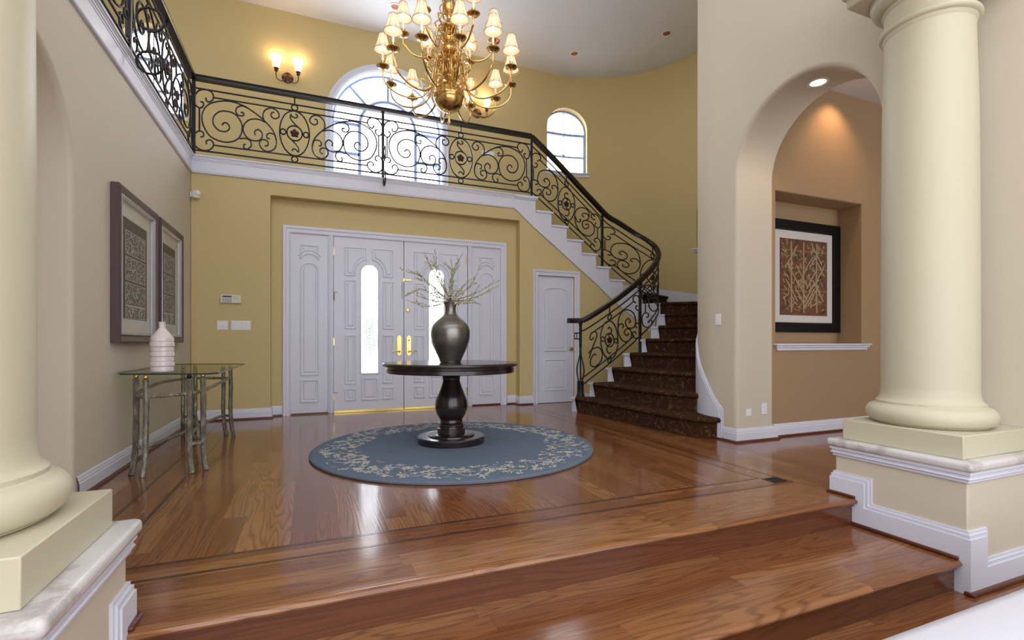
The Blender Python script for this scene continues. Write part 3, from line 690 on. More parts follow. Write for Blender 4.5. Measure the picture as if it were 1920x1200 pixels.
# stair railing path by riser number k
def cr(xs,ys,x):
    for i in range(len(xs)-1):
        if xs[i]<=x<=xs[i+1]:
            t=(x-xs[i])/(xs[i+1]-xs[i]); m0=(ys[min(i+1,len(ys)-1)]-ys[max(i-1,0)])/(xs[min(i+1,len(xs)-1)]-xs[max(i-1,0)])*(xs[i+1]-xs[i]); m1=(ys[min(i+2,len(ys)-1)]-ys[i])/(xs[min(i+2,len(xs)-1)]-xs[i])*(xs[i+1]-xs[i])
            return (2*t**3-3*t*t+1)*ys[i]+(t**3-2*t*t+t)*m0+(-2*t**3+3*t*t)*ys[i+1]+(t**3-t*t)*m1
    return ys[0] if x<xs[0] else ys[-1]
KX=[.5,1.2,1.55,2,3,4,5,6,7,8,9,10,11,12,13,14,15,16.18]; KZ=[1.27,1.27,1.275,1.34,1.52,1.71,1.915,2.145,2.385,2.61,2.80,2.98,3.10,3.30,3.52,3.75,3.97,4.215]
def stpos(k):
    k=max(1,min(16,k)); i=(k-1)*8; j=int(min(i,len(inner3)-2)); t=i-j; p=inner3[j].lerp(inner3[j+1],t); n=nrm_in(j); o=-.035; return (p.x+n.x*o,p.y+n.y*o)
# arclength table from the top post (k=16.18) downwards
ks=[16.18-i*.02 for i in range(int(15.1/.02))]; pts=[]
def P2(k):
    if k>16: x,y=stpos(16); return (x-(k-16)*.28,y)
    if k<1: x,y=stpos(1); return (x-(1-k)*.26,y+.01*(1-k))
    return stpos(k)
acc=[0]
for i in range(1,len(ks)): acc.append(acc[-1]+math.dist(P2(ks[i]),P2(ks[i-1])))
def k_at(s):
    for i in range(1,len(acc)):
        if acc[i]>=s: t=(s-acc[i-1])/max(1e-9,acc[i]-acc[i-1]); return ks[i-1]+(ks[i]-ks[i-1])*t
    return ks[-1]
sr=thing('stair_railing','black wrought iron railing curving up the staircase from its newel post','railing',(3.55,6.07,RS))
def s_of(k): return min(zip(acc,ks),key=lambda q:abs(q[1]-k))[0]
def SF(s0):
    def F(a,b):
        k=k_at(s0+a); x,y=P2(k); pz=pitch(k); hr=cr(KX,KZ,k)-pz; return (x,y,pz+b*hr/.945)
    return F
kA=16.18; kB=11.4; kC=4.95; kD=1.42
sA,sB,sC,sD=[s_of(k) for k in (kA,kB,kC,kD)]
def trimmed(F,s0,s1):
    pass
def stairpanel(s0,s1,full=True):
    L=1.3; sc=(s1-s0)/L if full else 1.0
    F0=SF(s0); F=lambda a,b:F0(a*sc,b)
    A={k:crA(v) for k,v in STA.items()}; B={k:crA(v) for k,v in STR.items()}; m={k:crA(v) for k,v in MED.items()}
    for k,v in A.items(): scroll(sr,v,F,'upright_bar' if k=='vb' else 'scroll')
    if full:
        for k,v in B.items(): scroll(sr,v,F,'upright_bar' if k=='vb' else 'scroll')
    cm=crA([(389,535)])[0]; 
    for cc,a,b in ((cm,.155,.285),(cm,.078,.1),((cm[0]-.117,cm[1]+.0),.028,.034),((cm[0]+.117,cm[1]),.028,.034)): 
        scroll(sr,[(x,z+(x-cc[0])*.737) if False else (x,z) for x,z in [(p,q+(p-cm[0])*.74) for p,q in ringpts(cc,a,b)]],F,'medallion_ring',closed=True,k=3)
    for v in m.values(): scroll(sr,v,F)
    x,y,z=F(*cm); x2,y2,_=F(cm[0]+.02,cm[1]); d=Vector((x2-x,y2-y,0)).normalized(); mb=MB(); rose(mb,(x,y,z),Vector((d.y,-d.x,0)),.052); relp(mb,sr).build('rosette',M['flower'],sr)
    n=int((s1-s0)/.06); e=(s1-s0)/sc
    def bar(a0,a1,b,r=.010): scroll(sr,[(a0+(a1-a0)*i/n,b) for i in range(n+1)],F,'rail_bar',r,k=1)
    bar(0,e,.805,.011); bar(.14,e-(.14 if full else .22),.70); bar(.14,e-(.14 if full else .0),.155); bar(0,e,.06,.011)
    for b in (.752,.11): scroll(sr,[(p,q+(p-cm[0])*.0) for p,q in ringpts((cm[0],b),.032/sc**.5,.036,10)],F,'collar_ring',closed=True,k=2)
    scroll(sr,[(cm[0],.805),(cm[0],.93)],F,'upright_bar')
stairpanel(sA,sB); stairpanel(sB,sC); stairpanel(sC,sD,False)
# small scrolls near the newel
F=SF(sC); LL=sD-sC
scroll(sr,[(LL-.20,.62),(LL-.17,.60),(LL-.14,.64),(LL-.17,.70),(LL-.23,.68),(LL-.25,.60),(LL-.18,.48),(LL-.13,.36)],F)
scroll(sr,[(LL-.24,.33),(LL-.21,.37),(LL-.16,.34),(LL-.15,.26),(LL-.22,.18),(LL-.32,.2),(LL-.34,.3),(LL-.28,.42),(LL-.18,.46),(LL-.12,.44)],F)
for k,zt in ((11.4,None),(4.95,None)):
    x,y=P2(k); post(sr,x,y,math.floor(k+.01)*RS,cr(KX,KZ,k),.017)
hr=[]
for i in range(0,91):
    k=16.18-(16.18-.72)*i/90; x,y=P2(k); hr.append((x,y,cr(KX,KZ,k)))
hrail(sr,hr)
# newel
nx,ny=P2(1.42)
mb=MB(); mb.lathe([(.062,RS),(.058,RS+.02),(.052,RS+.04),(.047,RS+.06),(.045,RS+.21),(.048,RS+.215),(.048,RS+.225),(.02,RS+.23)],(nx,ny,0),24); relp(mb,sr).build('newel_base',M['iron'],sr)
mb=MB(); mb.lathe([(.012,RS+.22),(.012,RS+.6),(.018,RS+.62),(.018,RS+.66),(.014,RS+.68),(.02,RS+.70),(.02,RS+1.0),(.028,RS+1.02),(.028,RS+1.045)],(nx,ny,0),16); relp(mb,sr).build('newel_post',M['iron'],sr)
for a in (20,110,200,290):
    c,s=math.cos(R(a)),math.sin(R(a)); pr=[(.03,.21),(.055,.28),(.068,.36),(.06,.44),(.035,.52),(.014,.6),(.01,.66)]
    q=smooth([(nx+c*r_,ny+s*r_,RS+z_) for r_,z_ in pr],4); mb=MB(); mb.tube(q,.007,6); relp(mb,sr).build('newel_basket_bar',M['iron'],sr)
for z in (1.10,1.02): mb=MB(); mb.tube([(nx+.02,ny,z),(nx-.085,ny+.02,z)],.009,6); relp(mb,sr).build('rail_bar',M['iron'],sr)
mb=MB(); mb.tube([(nx-.07+.022*math.cos(a*PI/6),ny+.015,1.06+.036*math.sin(a*PI/6)) for a in range(12)],.006,6,True); relp(mb,sr).build('collar_ring',M['iron'],sr)
# ---------------------------------------------------------------- entry doors
def panel(mb,poly,y,d=1,m=.014):
    poly=ccw(poly); loops=[]
    for ins,h in ((0,0),(.003,.016),(.016,.017),(.022,.003),(.038,.001),(.050,.012)):
        loops.append([(a,y-h*d,b) for a,b in offs(poly,ins)])
    mb.loft(loops,cap1=True)
YD=7.17
def casing(mb,path,y,w=.095):
    sweep(mb,path,[(0,0),(0,.012),(.012,.018),(.02,.012),(.05,.016),(.062,.026),(.085,.030),(w,.026),(w,0)],lambda a,b,h:(a,y-h,b))
mb=MB(); casing(mb,[(2.755,0),(2.755,2.43),(-.235,2.43),(-.235,0)][::-1],7.16); o=struct(mb.build('trim_9_entry_casing',M['white'],ang=25))
# door frame posts between leaves and sidelights
mb=MB()
for a,b in ((.235,.300),(2.222,2.287)): mb.box(a,b,YD-.03,YD+.10,0,2.43); mb.box(a+.018,b-.018,YD-.045,YD-.03,0,2.43)
mb.box(-.235,2.755,YD-.02,YD+.10,2.447-.012,2.47) ; mb.box(1.22,1.30,YD+.045,YD+.06,0,2.45); mb.box(.22,.33,YD+.045,YD+.06,0,2.45); mb.box(2.19,2.30,YD+.045,YD+.06,0,2.45); mb.box(-.3,2.82,YD+.045,YD+.09,2.42,2.5); struct(mb.build('door_1_frame',M['white'],bevel=.004))  # thin strips behind the leaves and head are added to block light leaks
def sidelight(x0,x1,n,lab):
    t=thing('side_panel',lab,'door panel',((x0+x1)/2,YD,0),group=None)
    mb=MB(); mb.box(x0,x1,YD,YD+.04,.02,2.435); mb2=mb; relp(mb,t).build('panel_board',M['white'],t)
    c=(x0+x1)/2; w=.119
    top=[(c-w,2.29)]+[(c+w*q/8,2.085+.075*(1-(q/8)**2)) for q in range(-8,9)]+[(c+w,2.29)]
    for i,pl in enumerate((top,archpoly(c-w,c+w,.522,1.932,20),rect(c-w,c+w,.158,.47))):
        mb=MB(); panel(mb,pl,YD); relp(mb,t).build('raised_panel',M['white'],t,ang=25)
    mb=MB(); mb.box(x0,x1,YD-.02,YD+.04,0,.02); relp(mb,t).build('sill',M['shoe'],t)
sidelight(-.24,.235,0,'fixed white panelled side panel at the left of the double entry doors')
sidelight(2.287,2.76,1,'fixed white panelled side panel at the right of the double entry doors, behind the branches')
def ring2(poly,hole,y0,y1,mb):
    wall(mb,poly,[hole],y1-y0,0,lambda a,b,h:(a,y0+h,b))
def leaf(x0,x1,lab,hand):
    t=thing('entry_door',lab,'door',((x0+x1)/2,YD,.02)); c=(x0+x1)/2; g=archpoly(c-.112,c+.112,.54,1.95,24)
    mb=MB(); ring2(rect(x0+.003,x1-.003,.022,2.445),g,YD-.005,YD+.04,mb); relp(mb,t).build('door_slab',M['white'],t,ang=25)
    P=[]
    for s in (-1,1):
        X=lambda a:c+s*a
        q=[(X(.336),2.30),(X(.336),1.897),(X(.19),1.897)]+[(X(.19*math.cos(R(a))+0*.03),1.897+.0+.225*math.sin(R(a))) for a in range(8,84,8)]
        q=[(X(.336),2.30),(X(.336),1.897),(X(.187),1.897)]+[(X(.035+.152*math.cos(R(a))),1.925+.20*math.sin(R(a))) for a in range(0,91,10)]+[(X(.035),2.30)]
        P+= [q,[(X(.336),1.84),(X(.336),1.157),(X(.178),1.157),(X(.178),1.84)],[(X(.336),1.075),(X(.336),.388),(X(.178),.388),(X(.178),1.075)],[(X(.336),.334),(X(.336),.159),(X(.178),.159),(X(.178),.334)]]
    P.append(rect(c-.114,c+.114,.156,.471))
    for q in P: mb=MB(); panel(mb,q,YD-.005); relp(mb,t).build('raised_panel',M['white'],t,ang=25)
    mb=MB(); gp=ccw(g); sweep(mb,gp,[(-.02,0),(-.018,.010),(-.006,.012),(0,.004),(.004,-.02)],lambda a,b,h:(a,YD-.005-h,b),closed=True); relp(mb,t).build('glass_moulding',M['white'],t,ang=25)
    mb=MB(); mb.add([(a,YD+.015,b) for a,b in g],[tuple(x) for x in tessellate_polygon([[Vector((a,b,0)) for a,b in g]])]); gl=relp(mb,t).build('door_glass',M['frost'],t)
    et=MB() # etched fern
    random.seed(3)
    def stroke(pts,w):
        q=smooth([(a,YD+.010,b) for a,b in pts],4); et.tube(q,w,4)
    for (z0,n,dz,hh,wd) in ((.80,9,.055,.15,.085),(1.45,6,.06,.16,.06)):
        for i in range(n):
            for s in (-1,1):
                f=i/n; z=z0+i*dz*.8; w=wd*(1-.55*f)
                stroke([(c,z),(c+s*w*.45,z+hh*.35),(c+s*w*.85,z+hh*.8),(c+s*w,z+hh*1.05)],.006 if z0<1 else .0024)
    stroke([(c+.04,.60),(c+.0,.68),(c-.06,.78)],.003); stroke([(c-.05,.62),(c-.02,.635),(c+.0,.615),(c+.04,.62)],.0015)
    relp(et,t).build('etched_fern',M['etch'],t)
    # handle
    hx=x1-.067 if hand>0 else x0+.067
    mb=MB(); pl=[(hx-.034,.80),(hx-.016,.775),(hx+.016,.775),(hx+.034,.80),(hx+.034,1.045),(hx+.016,1.07),(hx-.016,1.07),(hx-.034,1.045)]
    mb.prism(pl,YD-.017,YD-.005,lambda a,b,h:(a,h,b)); h=relp(mb,t).build('handle_plate',M['gold'],t,bevel=.003)
    mb=MB(); s=-hand
    mb.tube(smooth([(hx,YD-.015,.835),(hx,YD-.055,.838),(hx+s*.03,YD-.06,.845),(hx+s*.075,YD-.058,.85),(hx+s*.105,YD-.055,.838)],5),[.011]*10+[.007]*11,8); mb.lathe([(.022,0),(.022,.01),(.012,.014)],(hx,YD-.019,.835),16,axis='y'); relp(mb,t).build('lever',M['gold'],t)
    if hand<0:
        mb=MB(); mb.lathe([(.027,0),(.03,-.008),(.024,-.016),(.012,-.018)],(hx-.01,YD-.005,1.44),20,axis='y'); relp(mb,t).build('deadbolt',M['gold'],t)
        mb=MB(); mb.lathe([(.009,0),(.009,-.012),(.004,-.014)],(hx,YD-.017,1.0),12,axis='y'); relp(mb,t).build('keyhole',M['rubber'],t)
        mb=MB(); mb.box(x0+.01,x0+.105,YD-.02,YD-.005,1.865,1.885); mb.box(x0-.015,x0+.006,YD-.018,YD-.005,1.85,1.90); relp(mb,t).build('swing_guard',M['gold'],t,bevel=.002)
        mb=MB(); [mb.tube([(x0-.03+.003*math.cos(i),YD-.016,1.84-i*.014),(x0-.03-.003*math.cos(i),YD-.02,1.827-i*.014)],.003,5) for i in range(17)]; relp(mb,t).build('guard_chain',M['bronze'],t)
    hgx=x0+.0 if hand>0 else x1-.0
    for z in (2.22,1.60,.98,.22):
        if z==1.60 and hand<0: continue
        mb=MB(); mb.tube([(hgx,YD-.012,z-.055),(hgx,YD-.012,z+.055)],.007,8); mb.box(hgx-.012,hgx+.012,YD-.009,YD-.004,z-.05,z+.05); relp(mb,t).build('hinge',M['gold' if z>2 or z<1 else 'bronze'],t)
        if z in (1.60,.22): mb=MB(); s=hand; mb.tube([(hgx-.02*s,YD-.02,z+.055),(hgx,YD-.03,z+.058),(hgx+.05*s,YD-.05,z+.058)],.003,6); relp(mb,t).build('hinge_stop',M['bronze'],t)
    mb=MB(); mb.box(x0+.004,x1-.004,YD-.02,YD-.004,.012,.03); relp(mb,t).build('brass_sweep',M['gold'],t,bevel=.004)
leaf(.303,1.259,'left leaf of the white double entry doors, its whole arched glass in view',1)
leaf(1.263,2.219,'right leaf of the white double entry doors, partly behind the vase and branches',-1)
mb=MB(); mb.box(.3,2.222,YD-.06,YD+.08,0,.014); struct(mb.build('trim_10_threshold',M['gold'],bevel=.004))
# ---------------------------------------------------------------- closet door
mb=MB(); mb.box(3.2,4.1,7.065,7.09,-.02,2.2); struct(mb.build('door_2_light_stop',M['rubber']))  # unseen dark box added behind the closet door, keeps outside light from leaking in
t=thing('closet_door','narrow white two-panel interior door under the stair with a brass knob','door',(3.655,7.03,0))
mb=MB(); mb.box(3.328,3.982,7.03,7.06,.006,2.027); relp(mb,t).build('door_slab',M['white'],t)
top=[(3.425,.83),(3.885,.83),(3.885,1.80)]+[(3.655+.23*math.cos(R(a)),1.80+.055*math.sin(R(a))) for a in range(15,170,15)]+[(3.425,1.80)]
top=[(3.45,.83),(3.86,.83),(3.86,1.80)]+[(3.655+.205*math.cos(R(a)),1.80+.055*math.sin(R(a))) for a in range(15,170,15)]+[(3.45,1.80)]
for q in (top,rect(3.45,3.86,.2,.70)): mb=MB(); panel(mb,q,7.03); relp(mb,t).build('raised_panel',M['white'],t,ang=25)
mb=MB(); mb.lathe([(.030,0),(.030,-.006),(.011,-.012),(.011,-.03),(.026,-.038),(.03,-.05),(.024,-.06),(.008,-.064)],(3.925,7.03,.865),20,axis='y'); relp(mb,t).build('door_knob',M['gold'],t)
mb=MB(); casing(mb,[(3.325,0),(3.325,2.03),(3.985,2.03),(3.985,0)],7.0,.09); struct(mb.build('trim_11_closet_casing',M['white'],ang=25))
# ---------------------------------------------------------------- upper windows
def bars(o,name): return o
YG=YW+.17; cxw=1.26
g=archpoly(.33,2.19,3.35,4.66,40)
mb=MB(); sweep(mb,ccw(g),[(0,0),(0,.02),(-.03,.03),(-.06,.022),(-.095,.03),(-.105,.02),(-.105,0)],lambda a,b,h:(a,YW-h,b),closed=True); struct(mb.build('trim_12_window_casing',M['white'],ang=25))
mb=MB(); gg=offs(ccw(g),.001)
sweep(mb,gg,[(0,0),(.012,0),(.012,.2),(0,.2)],lambda a,b,h:(a,YW+h,b),closed=True); struct(mb.build('trim_13_window_reveal',M['white'],ang=25))
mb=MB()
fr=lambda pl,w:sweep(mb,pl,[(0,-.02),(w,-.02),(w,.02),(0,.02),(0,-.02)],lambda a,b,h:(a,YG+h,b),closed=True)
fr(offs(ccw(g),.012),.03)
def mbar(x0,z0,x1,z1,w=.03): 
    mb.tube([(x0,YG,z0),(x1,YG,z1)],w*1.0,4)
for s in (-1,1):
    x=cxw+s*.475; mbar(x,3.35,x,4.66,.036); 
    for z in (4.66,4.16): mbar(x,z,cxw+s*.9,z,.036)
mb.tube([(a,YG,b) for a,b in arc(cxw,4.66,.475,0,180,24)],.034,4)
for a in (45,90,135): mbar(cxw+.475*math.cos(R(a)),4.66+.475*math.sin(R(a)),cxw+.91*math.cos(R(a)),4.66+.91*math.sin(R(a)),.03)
struct(mb.build('window_1_bars',M['backlitbar']))
mb=MB(); mb.add([(a,YG,b) for a,b in g],[tuple(x) for x in tessellate_polygon([[Vector((a,b,0)) for a,b in g]])]); struct(mb.build('window_1_glass',M['glass']))
def smallwin(n,s0,s1,zb,zs,sill=True):
    def mp(a,b,h):
        x,y=SP(a); x2,y2=SP(a+.01); d=Vector((x2-x,y2-y)).normalized(); nn=Vector((d.y,-d.x)); return (x+nn.x*h,y+nn.y*h,b)
    pl=[(s0+(s1-s0)*i/12,zb) for i in range(13)]+[(s1,zb+(zs-zb)*i/4) for i in range(1,4)]+arc((s0+s1)/2,zs,(s1-s0)/2,0,180,24)+[(s0,zs-(zs-zb)*i/4) for i in range(1,4)]
    mb=MB(); sweep(mb,ccw(pl),[(0,.14),(.03,.14),(.03,.19),(0,.19),(0,.14)],mp,closed=True)
    c=(s0+s1)/2
    def bar(p,q,w): mb.tube([mp(p[0]+(q[0]-p[0])*i/6,p[1]+(q[1]-p[1])*i/6,.165) for i in range(7)],w,4)
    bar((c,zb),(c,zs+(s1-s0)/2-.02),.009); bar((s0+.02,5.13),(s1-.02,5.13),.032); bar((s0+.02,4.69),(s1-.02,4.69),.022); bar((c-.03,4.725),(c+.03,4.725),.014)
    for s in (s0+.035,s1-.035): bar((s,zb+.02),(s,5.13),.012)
    struct(mb.build('window_%d_bars'%n,M['backlitbar']))
    mb=MB(); vs=[mp(a,b,.165) for a,b in pl]; mb.add(vs,[tuple(x) for x in tessellate_polygon([[Vector((a,b,0)) for a,b in pl]])]); struct(mb.build('window_%d_glass'%n,M['glass']))
    mb=MB(); L=[s0-.05+(s1-s0+.1)*i/10 for i in range(11)]
    mb.loft([[mp(a,zb-.075,0) for a in L],[mp(a,zb-.075,-.02) for a in L],[mp(a,zb-.03,-.028) for a in L],[mp(a,zb-.022,-.05) for a in L],[mp(a,zb,-.05) for a in L],[mp(a,zb,.14) for a in L]],closed=False)
    for a in (L[0],L[-1]): mb.add([mp(a,zb-.075,0),mp(a,zb-.075,-.02),mp(a,zb-.03,-.028),mp(a,zb-.022,-.05),mp(a,zb,-.05),mp(a,zb,0)],[(0,1,2,3,4,5)])
    struct(mb.build('window_%d_sill'%n,M['white'],ang=25))
mb=MB()
for h,th in ((WN,.27),):
    for i in range(10):
        a,b=h[0]-.05+(h[1]-h[0]+.1)*i/10,h[0]-.05+(h[1]-h[0]+.1)*(i+1)/10
        def q_(s,rr): an=-PI/2+s/RC; return (CC[0]+rr*math.cos(an),CC[1]+rr*math.sin(an))
        mb.loft([[(*q_(a,RC+th),2.5),(*q_(a,RC+th),3.9)],[(*q_(b,RC+th),2.5),(*q_(b,RC+th),3.9)]],closed=False)
struct(mb.build('wall_niche_back',M['yellow']))
mb=MB(); L=[WN[0]-.06+(WN[1]-WN[0]+.12)*i/10 for i in range(11)]
mb.loft([[(*q_(s,RC-o),z) for s in L] for o,z in ((0,2.60),(.02,2.60),(.028,2.64),(.05,2.645),(.05,2.665),(-.25,2.665))],closed=False)
for s_ in (L[0],L[-1]): mb.add([(*q_(s_,RC-o),z) for o,z in ((0,2.60),(.02,2.60),(.028,2.64),(.05,2.645),(.05,2.665),(0,2.665))],[(0,1,2,3,4,5)])
struct(mb.build('trim_15_stair_niche_sill',M['white'],ang=25))
smallwin(2,W2[0],W2[1],W2[2],W2[3]); smallwin(3,WL[0],WL[1],WL[2],WL[3])
# ---------------------------------------------------------------- columns and pedestals
def column(cx,cy,z0,lab,plx,ply):
    t=thing('column',lab,'column',(cx,cy,z0))
    mb=MB(); mb.box(plx[0]-cx,plx[1]-cx,ply[0]-cy,ply[1]-cy,0,.125); mb.build('plinth',M['cream'],t,bevel=.004)
    a=.125; tor=[(.265,a),(.275,a+.004)]+[(.262+.05*math.cos(R(q)),a+.062+.055*math.sin(R(q))) for q in range(-80,81,10)]+[(.262,a+.122),(.262,a+.135),(.252,a+.142),(.243,a+.155),(.237,a+.18),(.234,a+.22)]
    mb=MB(); mb.lathe(tor,(0,0,0),64); mb.build('column_base',M['cream'],t,ang=30)
    mb=MB(); mb.lathe([(.234,a+.21),(.233,1.0),(.228,2.0),(.217,2.42),(.216,2.50)],(0,0,0),64); mb.build('shaft',M['cream'],t)
    zc=3.12-z0
    cap=[(.216,zc-.28),(.225,zc-.265)]+[(.222+.025*math.cos(R(q)),zc-.235+.022*math.sin(R(q))) for q in range(-80,81,20)]+[(.222,zc-.20),(.216,zc-.19),(.216,zc-.115),(.222,zc-.11),(.228,zc-.10)]+[(.225+.06*math.sin(R(q)),zc-.045-.045*math.cos(R(q))) for q in range(0,91,15)]+[(.288,zc-.03),(.288,zc-.0)]
    mb=MB(); mb.lathe(cap,(0,0,0),64); mb.build('capital',M['cream'],t,ang=30)
    mb=MB(); q=.30; mb.box(-q,q,-q,q,zc-.01,zc+.05); mb.box(-q-.02,q+.02,-q-.02,q+.02,zc+.05,zc+.09); mb.build('abacus',M['cream'],t,bevel=.006)
def pedestal(x0,x1,y0,y1,lab,side):
    t=thing('pedestal',lab,'pedestal',((x0+x1)/2,(y0+y1)/2,-.33)); L=t.location
    mb=MB(); mb.box(x0,x1,y0,y1,-.33,.27); relp(mb,t).build('pedestal_body',M['beige'],t,bevel=.006)
    mb=MB(); o=.04
    P=rect(x0-o,x1+o,y0-o,y1+o) if side==0 else (rect(x0-o,x1,y0-o,y1+o) if side>0 else rect(x0,x1+o,y0-o,y1+o))
    mb.prism(P,.30,.352,PL); relp(mb,t).build('marble_cap',M['marble'],t,bevel=.02,seg=4)
    mb=MB()
    for d,z0,z1 in ((.026,.283,.302),(.018,.266,.283),(.022,.258,.268),(.012,.24,.258)):
        P=rect(x0-d,x1,y0-d,y1+d) if side>0 else rect(x0,x1+d,y0-d,y1+d); mb.prism(P,z0,z1,PL)
    relp(mb,t).build('cap_moulding',M['white'],t,bevel=.004)
    # stepped white base trim on the stair side and the front
    X=x0 if side>0 else x1; s=-1 if side>0 else 1
    stp=[(y1+.0,-.0),(y1+.0,.142),(1.915,.142),(1.915,-.008),(y0,-.008),(y0,-.33),(1.50,-.33),(1.50,-.165),(2.03,-.165),(2.03,0)]
    mb=MB()
    for ins,h in ((0,.010),(.016,.018),(.03,.013),(.036,.024)):
        q=[(y1,0),(y1,.142-ins),(1.915-ins,.142-ins) if False else (1.915+ins,.142-ins),(1.915+ins,-.008-ins),(y0-h,-.008-ins),(y0-h,-.33),(1.50,-.33),(1.50,-.165),(2.03,-.165),(2.03,0)]
        q=[(y1,-.16),(y1,.142-ins),(1.915+ins,.142-ins),(1.915+ins,-.008-ins),(y0,-.008-ins),(y0,-.33),(1.7,-.33),(1.7,-.16)]
        mb.prism(q,0,h,lambda a,b,hh:(X+s*hh,a,b))
        xe=X-s*.165
        q=[(X+s*h,-.33),(X+s*h,-.008-ins),(xe+s*ins,-.008-ins),(xe+s*ins,-.17-ins),(x1 if side>0 else x0,-.17-ins),(x1 if side>0 else x0,-.33)]
        mb.prism(q,0,h,lambda a,b,hh:(a,y0-hh,b))
        q=[(X+s*h,-.05),(X+s*h,.142-ins),(x1 if side>0 else x0,.142-ins),(x1 if side>0 else x0,-.05)]
        mb.prism(q,0,h,lambda a,b,hh:(a,y1+hh,b))
    relp(mb,t).build('base_trim',M['white'],t,ang=25)
    mb=MB()
    mb.box(min(X,X+s*.04),max(X,X+s*.04),2.0,y1+.04,0,.018); mb.box(min(X,X+s*.04),max(X,X+s*.04),1.475,2.04,-.165,-.145); 
    a,b=(X-.04,x1) if side>0 else (x0,X+.04); mb.box(a,b,y0-.045,y0,-.33,-.31)
    relp(mb,t).build('shoe_moulding',M['shoe'],t,bevel=.006)
pedestal(3.15,RX,1.45,2.14,'square beige pedestal with marble cap under the right column',1)
pedestal(-1.28,-.585,1.45,2.07,'square beige pedestal with marble cap under the left column, cut by the picture edge',-1)
column(3.49,1.80,.352,'cream plaster round column standing on the right pedestal by the arch',(3.165,3.805),(1.475,2.105))
column(-.955,1.775,.352,'cream plaster round column on the left pedestal, at the left edge of the picture',(-1.28,-.615),(1.475,2.045))
# ---------------------------------------------------------------- rug
t=thing('round_rug','large round blue wool rug with a cream floral border lying under the pedestal table','rug',(1.262,4.44,0))
RR=1.265
mb=MB(); mb.lathe([(RR-.01,0),(RR,.004),(RR+.002,.012),(RR-.004,.02),(RR-.02,.023),(RR*.5,.023),(.01,.023)],(0,0,.001),96); rugmb=mb
mb=MB(); mb.lathe([(RR-.004,-.0),(RR+.005,.004),(RR+.005,.013),(RR-.002,.017)],(0,0,.001),96,close=False); mb.build('bound_edge',M['rugedge'],t)
mb=rugmb; random.seed(11)
def petal(cx,cy,a,l,w,mi=1,cnt=[0]):
    cnt[0]+=1; n=8; vs=[]
    for i in range(n):
        q=2*PI*i/n; x=l*.5+l*.5*math.cos(q); y=w*.5*math.sin(q)*(1.25 if math.cos(q)>0 else .75); vs.append((cx+x*math.cos(a)-y*math.sin(a),cy+x*math.sin(a)+y*math.cos(a),.0250+cnt[0]*1.5e-6))
    mb.add(vs,[tuple(range(n))],mi)
for i in range(560):
    a=2*PI*i/560+random.uniform(-.02,.02); band=random.uniform(-1,1); r=1.03+.17*band+.015*math.sin(a*9); cx,cy=r*math.cos(a),r*math.sin(a); th=random.uniform(0,2*PI)
    if random.random()<.62:
        n=random.choice((3,4,5)); 
        for k in range(n): petal(cx,cy,th+k*2*PI/n*random.uniform(.8,1.1),random.uniform(.026,.042),random.uniform(.014,.022))
    else: petal(cx,cy,th,random.uniform(.04,.06),random.uniform(.012,.018))
for i in range(70):
    a=2*PI*i/70; r=.985+.08*math.sin(a*17); q=[(( 1.03+.10*math.sin(a*17+u*1.5))*math.cos(a+u*.09),(1.03+.10*math.sin(a*17+u*1.5))*math.sin(a+u*.09),.0245) for u in [j/5 for j in range(6)]]
    mb.tube(q,.0022,4,mi=1)
mb.build('rug_pile',[M['rug'],M['rugflower']],t,ang=50)
# ---------------------------------------------------------------- pedestal table + vase
TX,TY=1.248,4.548
t=thing('pedestal_table','round dark espresso pedestal table standing on the round blue rug','table',(TX,TY,.024))
mb=MB(); mb.lathe([(.60,.727),(.632,.727),(.638,.732),(.640,.74),(.636,.75),(.625,.757),(.01,.757)],(0,0,0),80); mb.build('tabletop',M['espresso'],t,ang=30)
mb=MB(); mb.lathe([(.585,.665),(.598,.665),(.602,.67),(.602,.70),(.598,.705),(.60,.727),(.4,.727)],(0,0,0),80); mb.build('apron',M['espresso'],t,ang=30)
mb=MB(); prof=[(.318,0),(.318,.052),(.31,.062),(.22,.064),(.218,.075),(.205,.083),(.19,.085),(.14,.088),(.132,.09),(.13,.135),(.122,.14),(.118,.15),(.122,.158),(.117,.168),(.112,.176),(.116,.184),(.108,.192),(.104,.215)]
mb.lathe(prof,(0,0,0),56); mb.build('foot',M['espresso'],t,ang=30)
pr=[(.104,.215),(.118,.235),(.138,.27),(.152,.315),(.155,.355),(.148,.40),(.13,.45),(.105,.51),(.088,.56),(.08,.59),(.084,.594),(.086,.602),(.082,.610),(.086,.618),(.082,.626),(.074,.63),(.078,.66),(.1,.668)]
mb=MB(); mb.lathe(pr,(0,0,0),48); mb.build('turned_post',M['espresso'],t,ang=50)
TZ=.024+.758
vx,vy=TX-.008,TY
t=thing('vase','large pewter-glazed bulbous vase with narrow neck on the round table','vase',(vx,vy,TZ))
vp=[(.085,0),(.098,.002),(.1,.01),(.108,.03),(.125,.07),(.148,.12),(.168,.17),(.181,.22),(.186,.27),(.181,.315),(.163,.355),(.13,.39),(.095,.42),(.068,.445),(.055,.465),(.050,.49),(.051,.515),(.056,.54),(.063,.562),(.066,.566),(.063,.568),(.056,.555),(.046,.52),(.044,.49),(.02,.44)]
mb=MB(); prof=[(p.x,p.y) for p in smooth([(a,b,0) for a,b in vp],3)]; mb.lathe(prof,(0,0,0),56); mb.build('vase_body',M['vase'],t,ang=60)
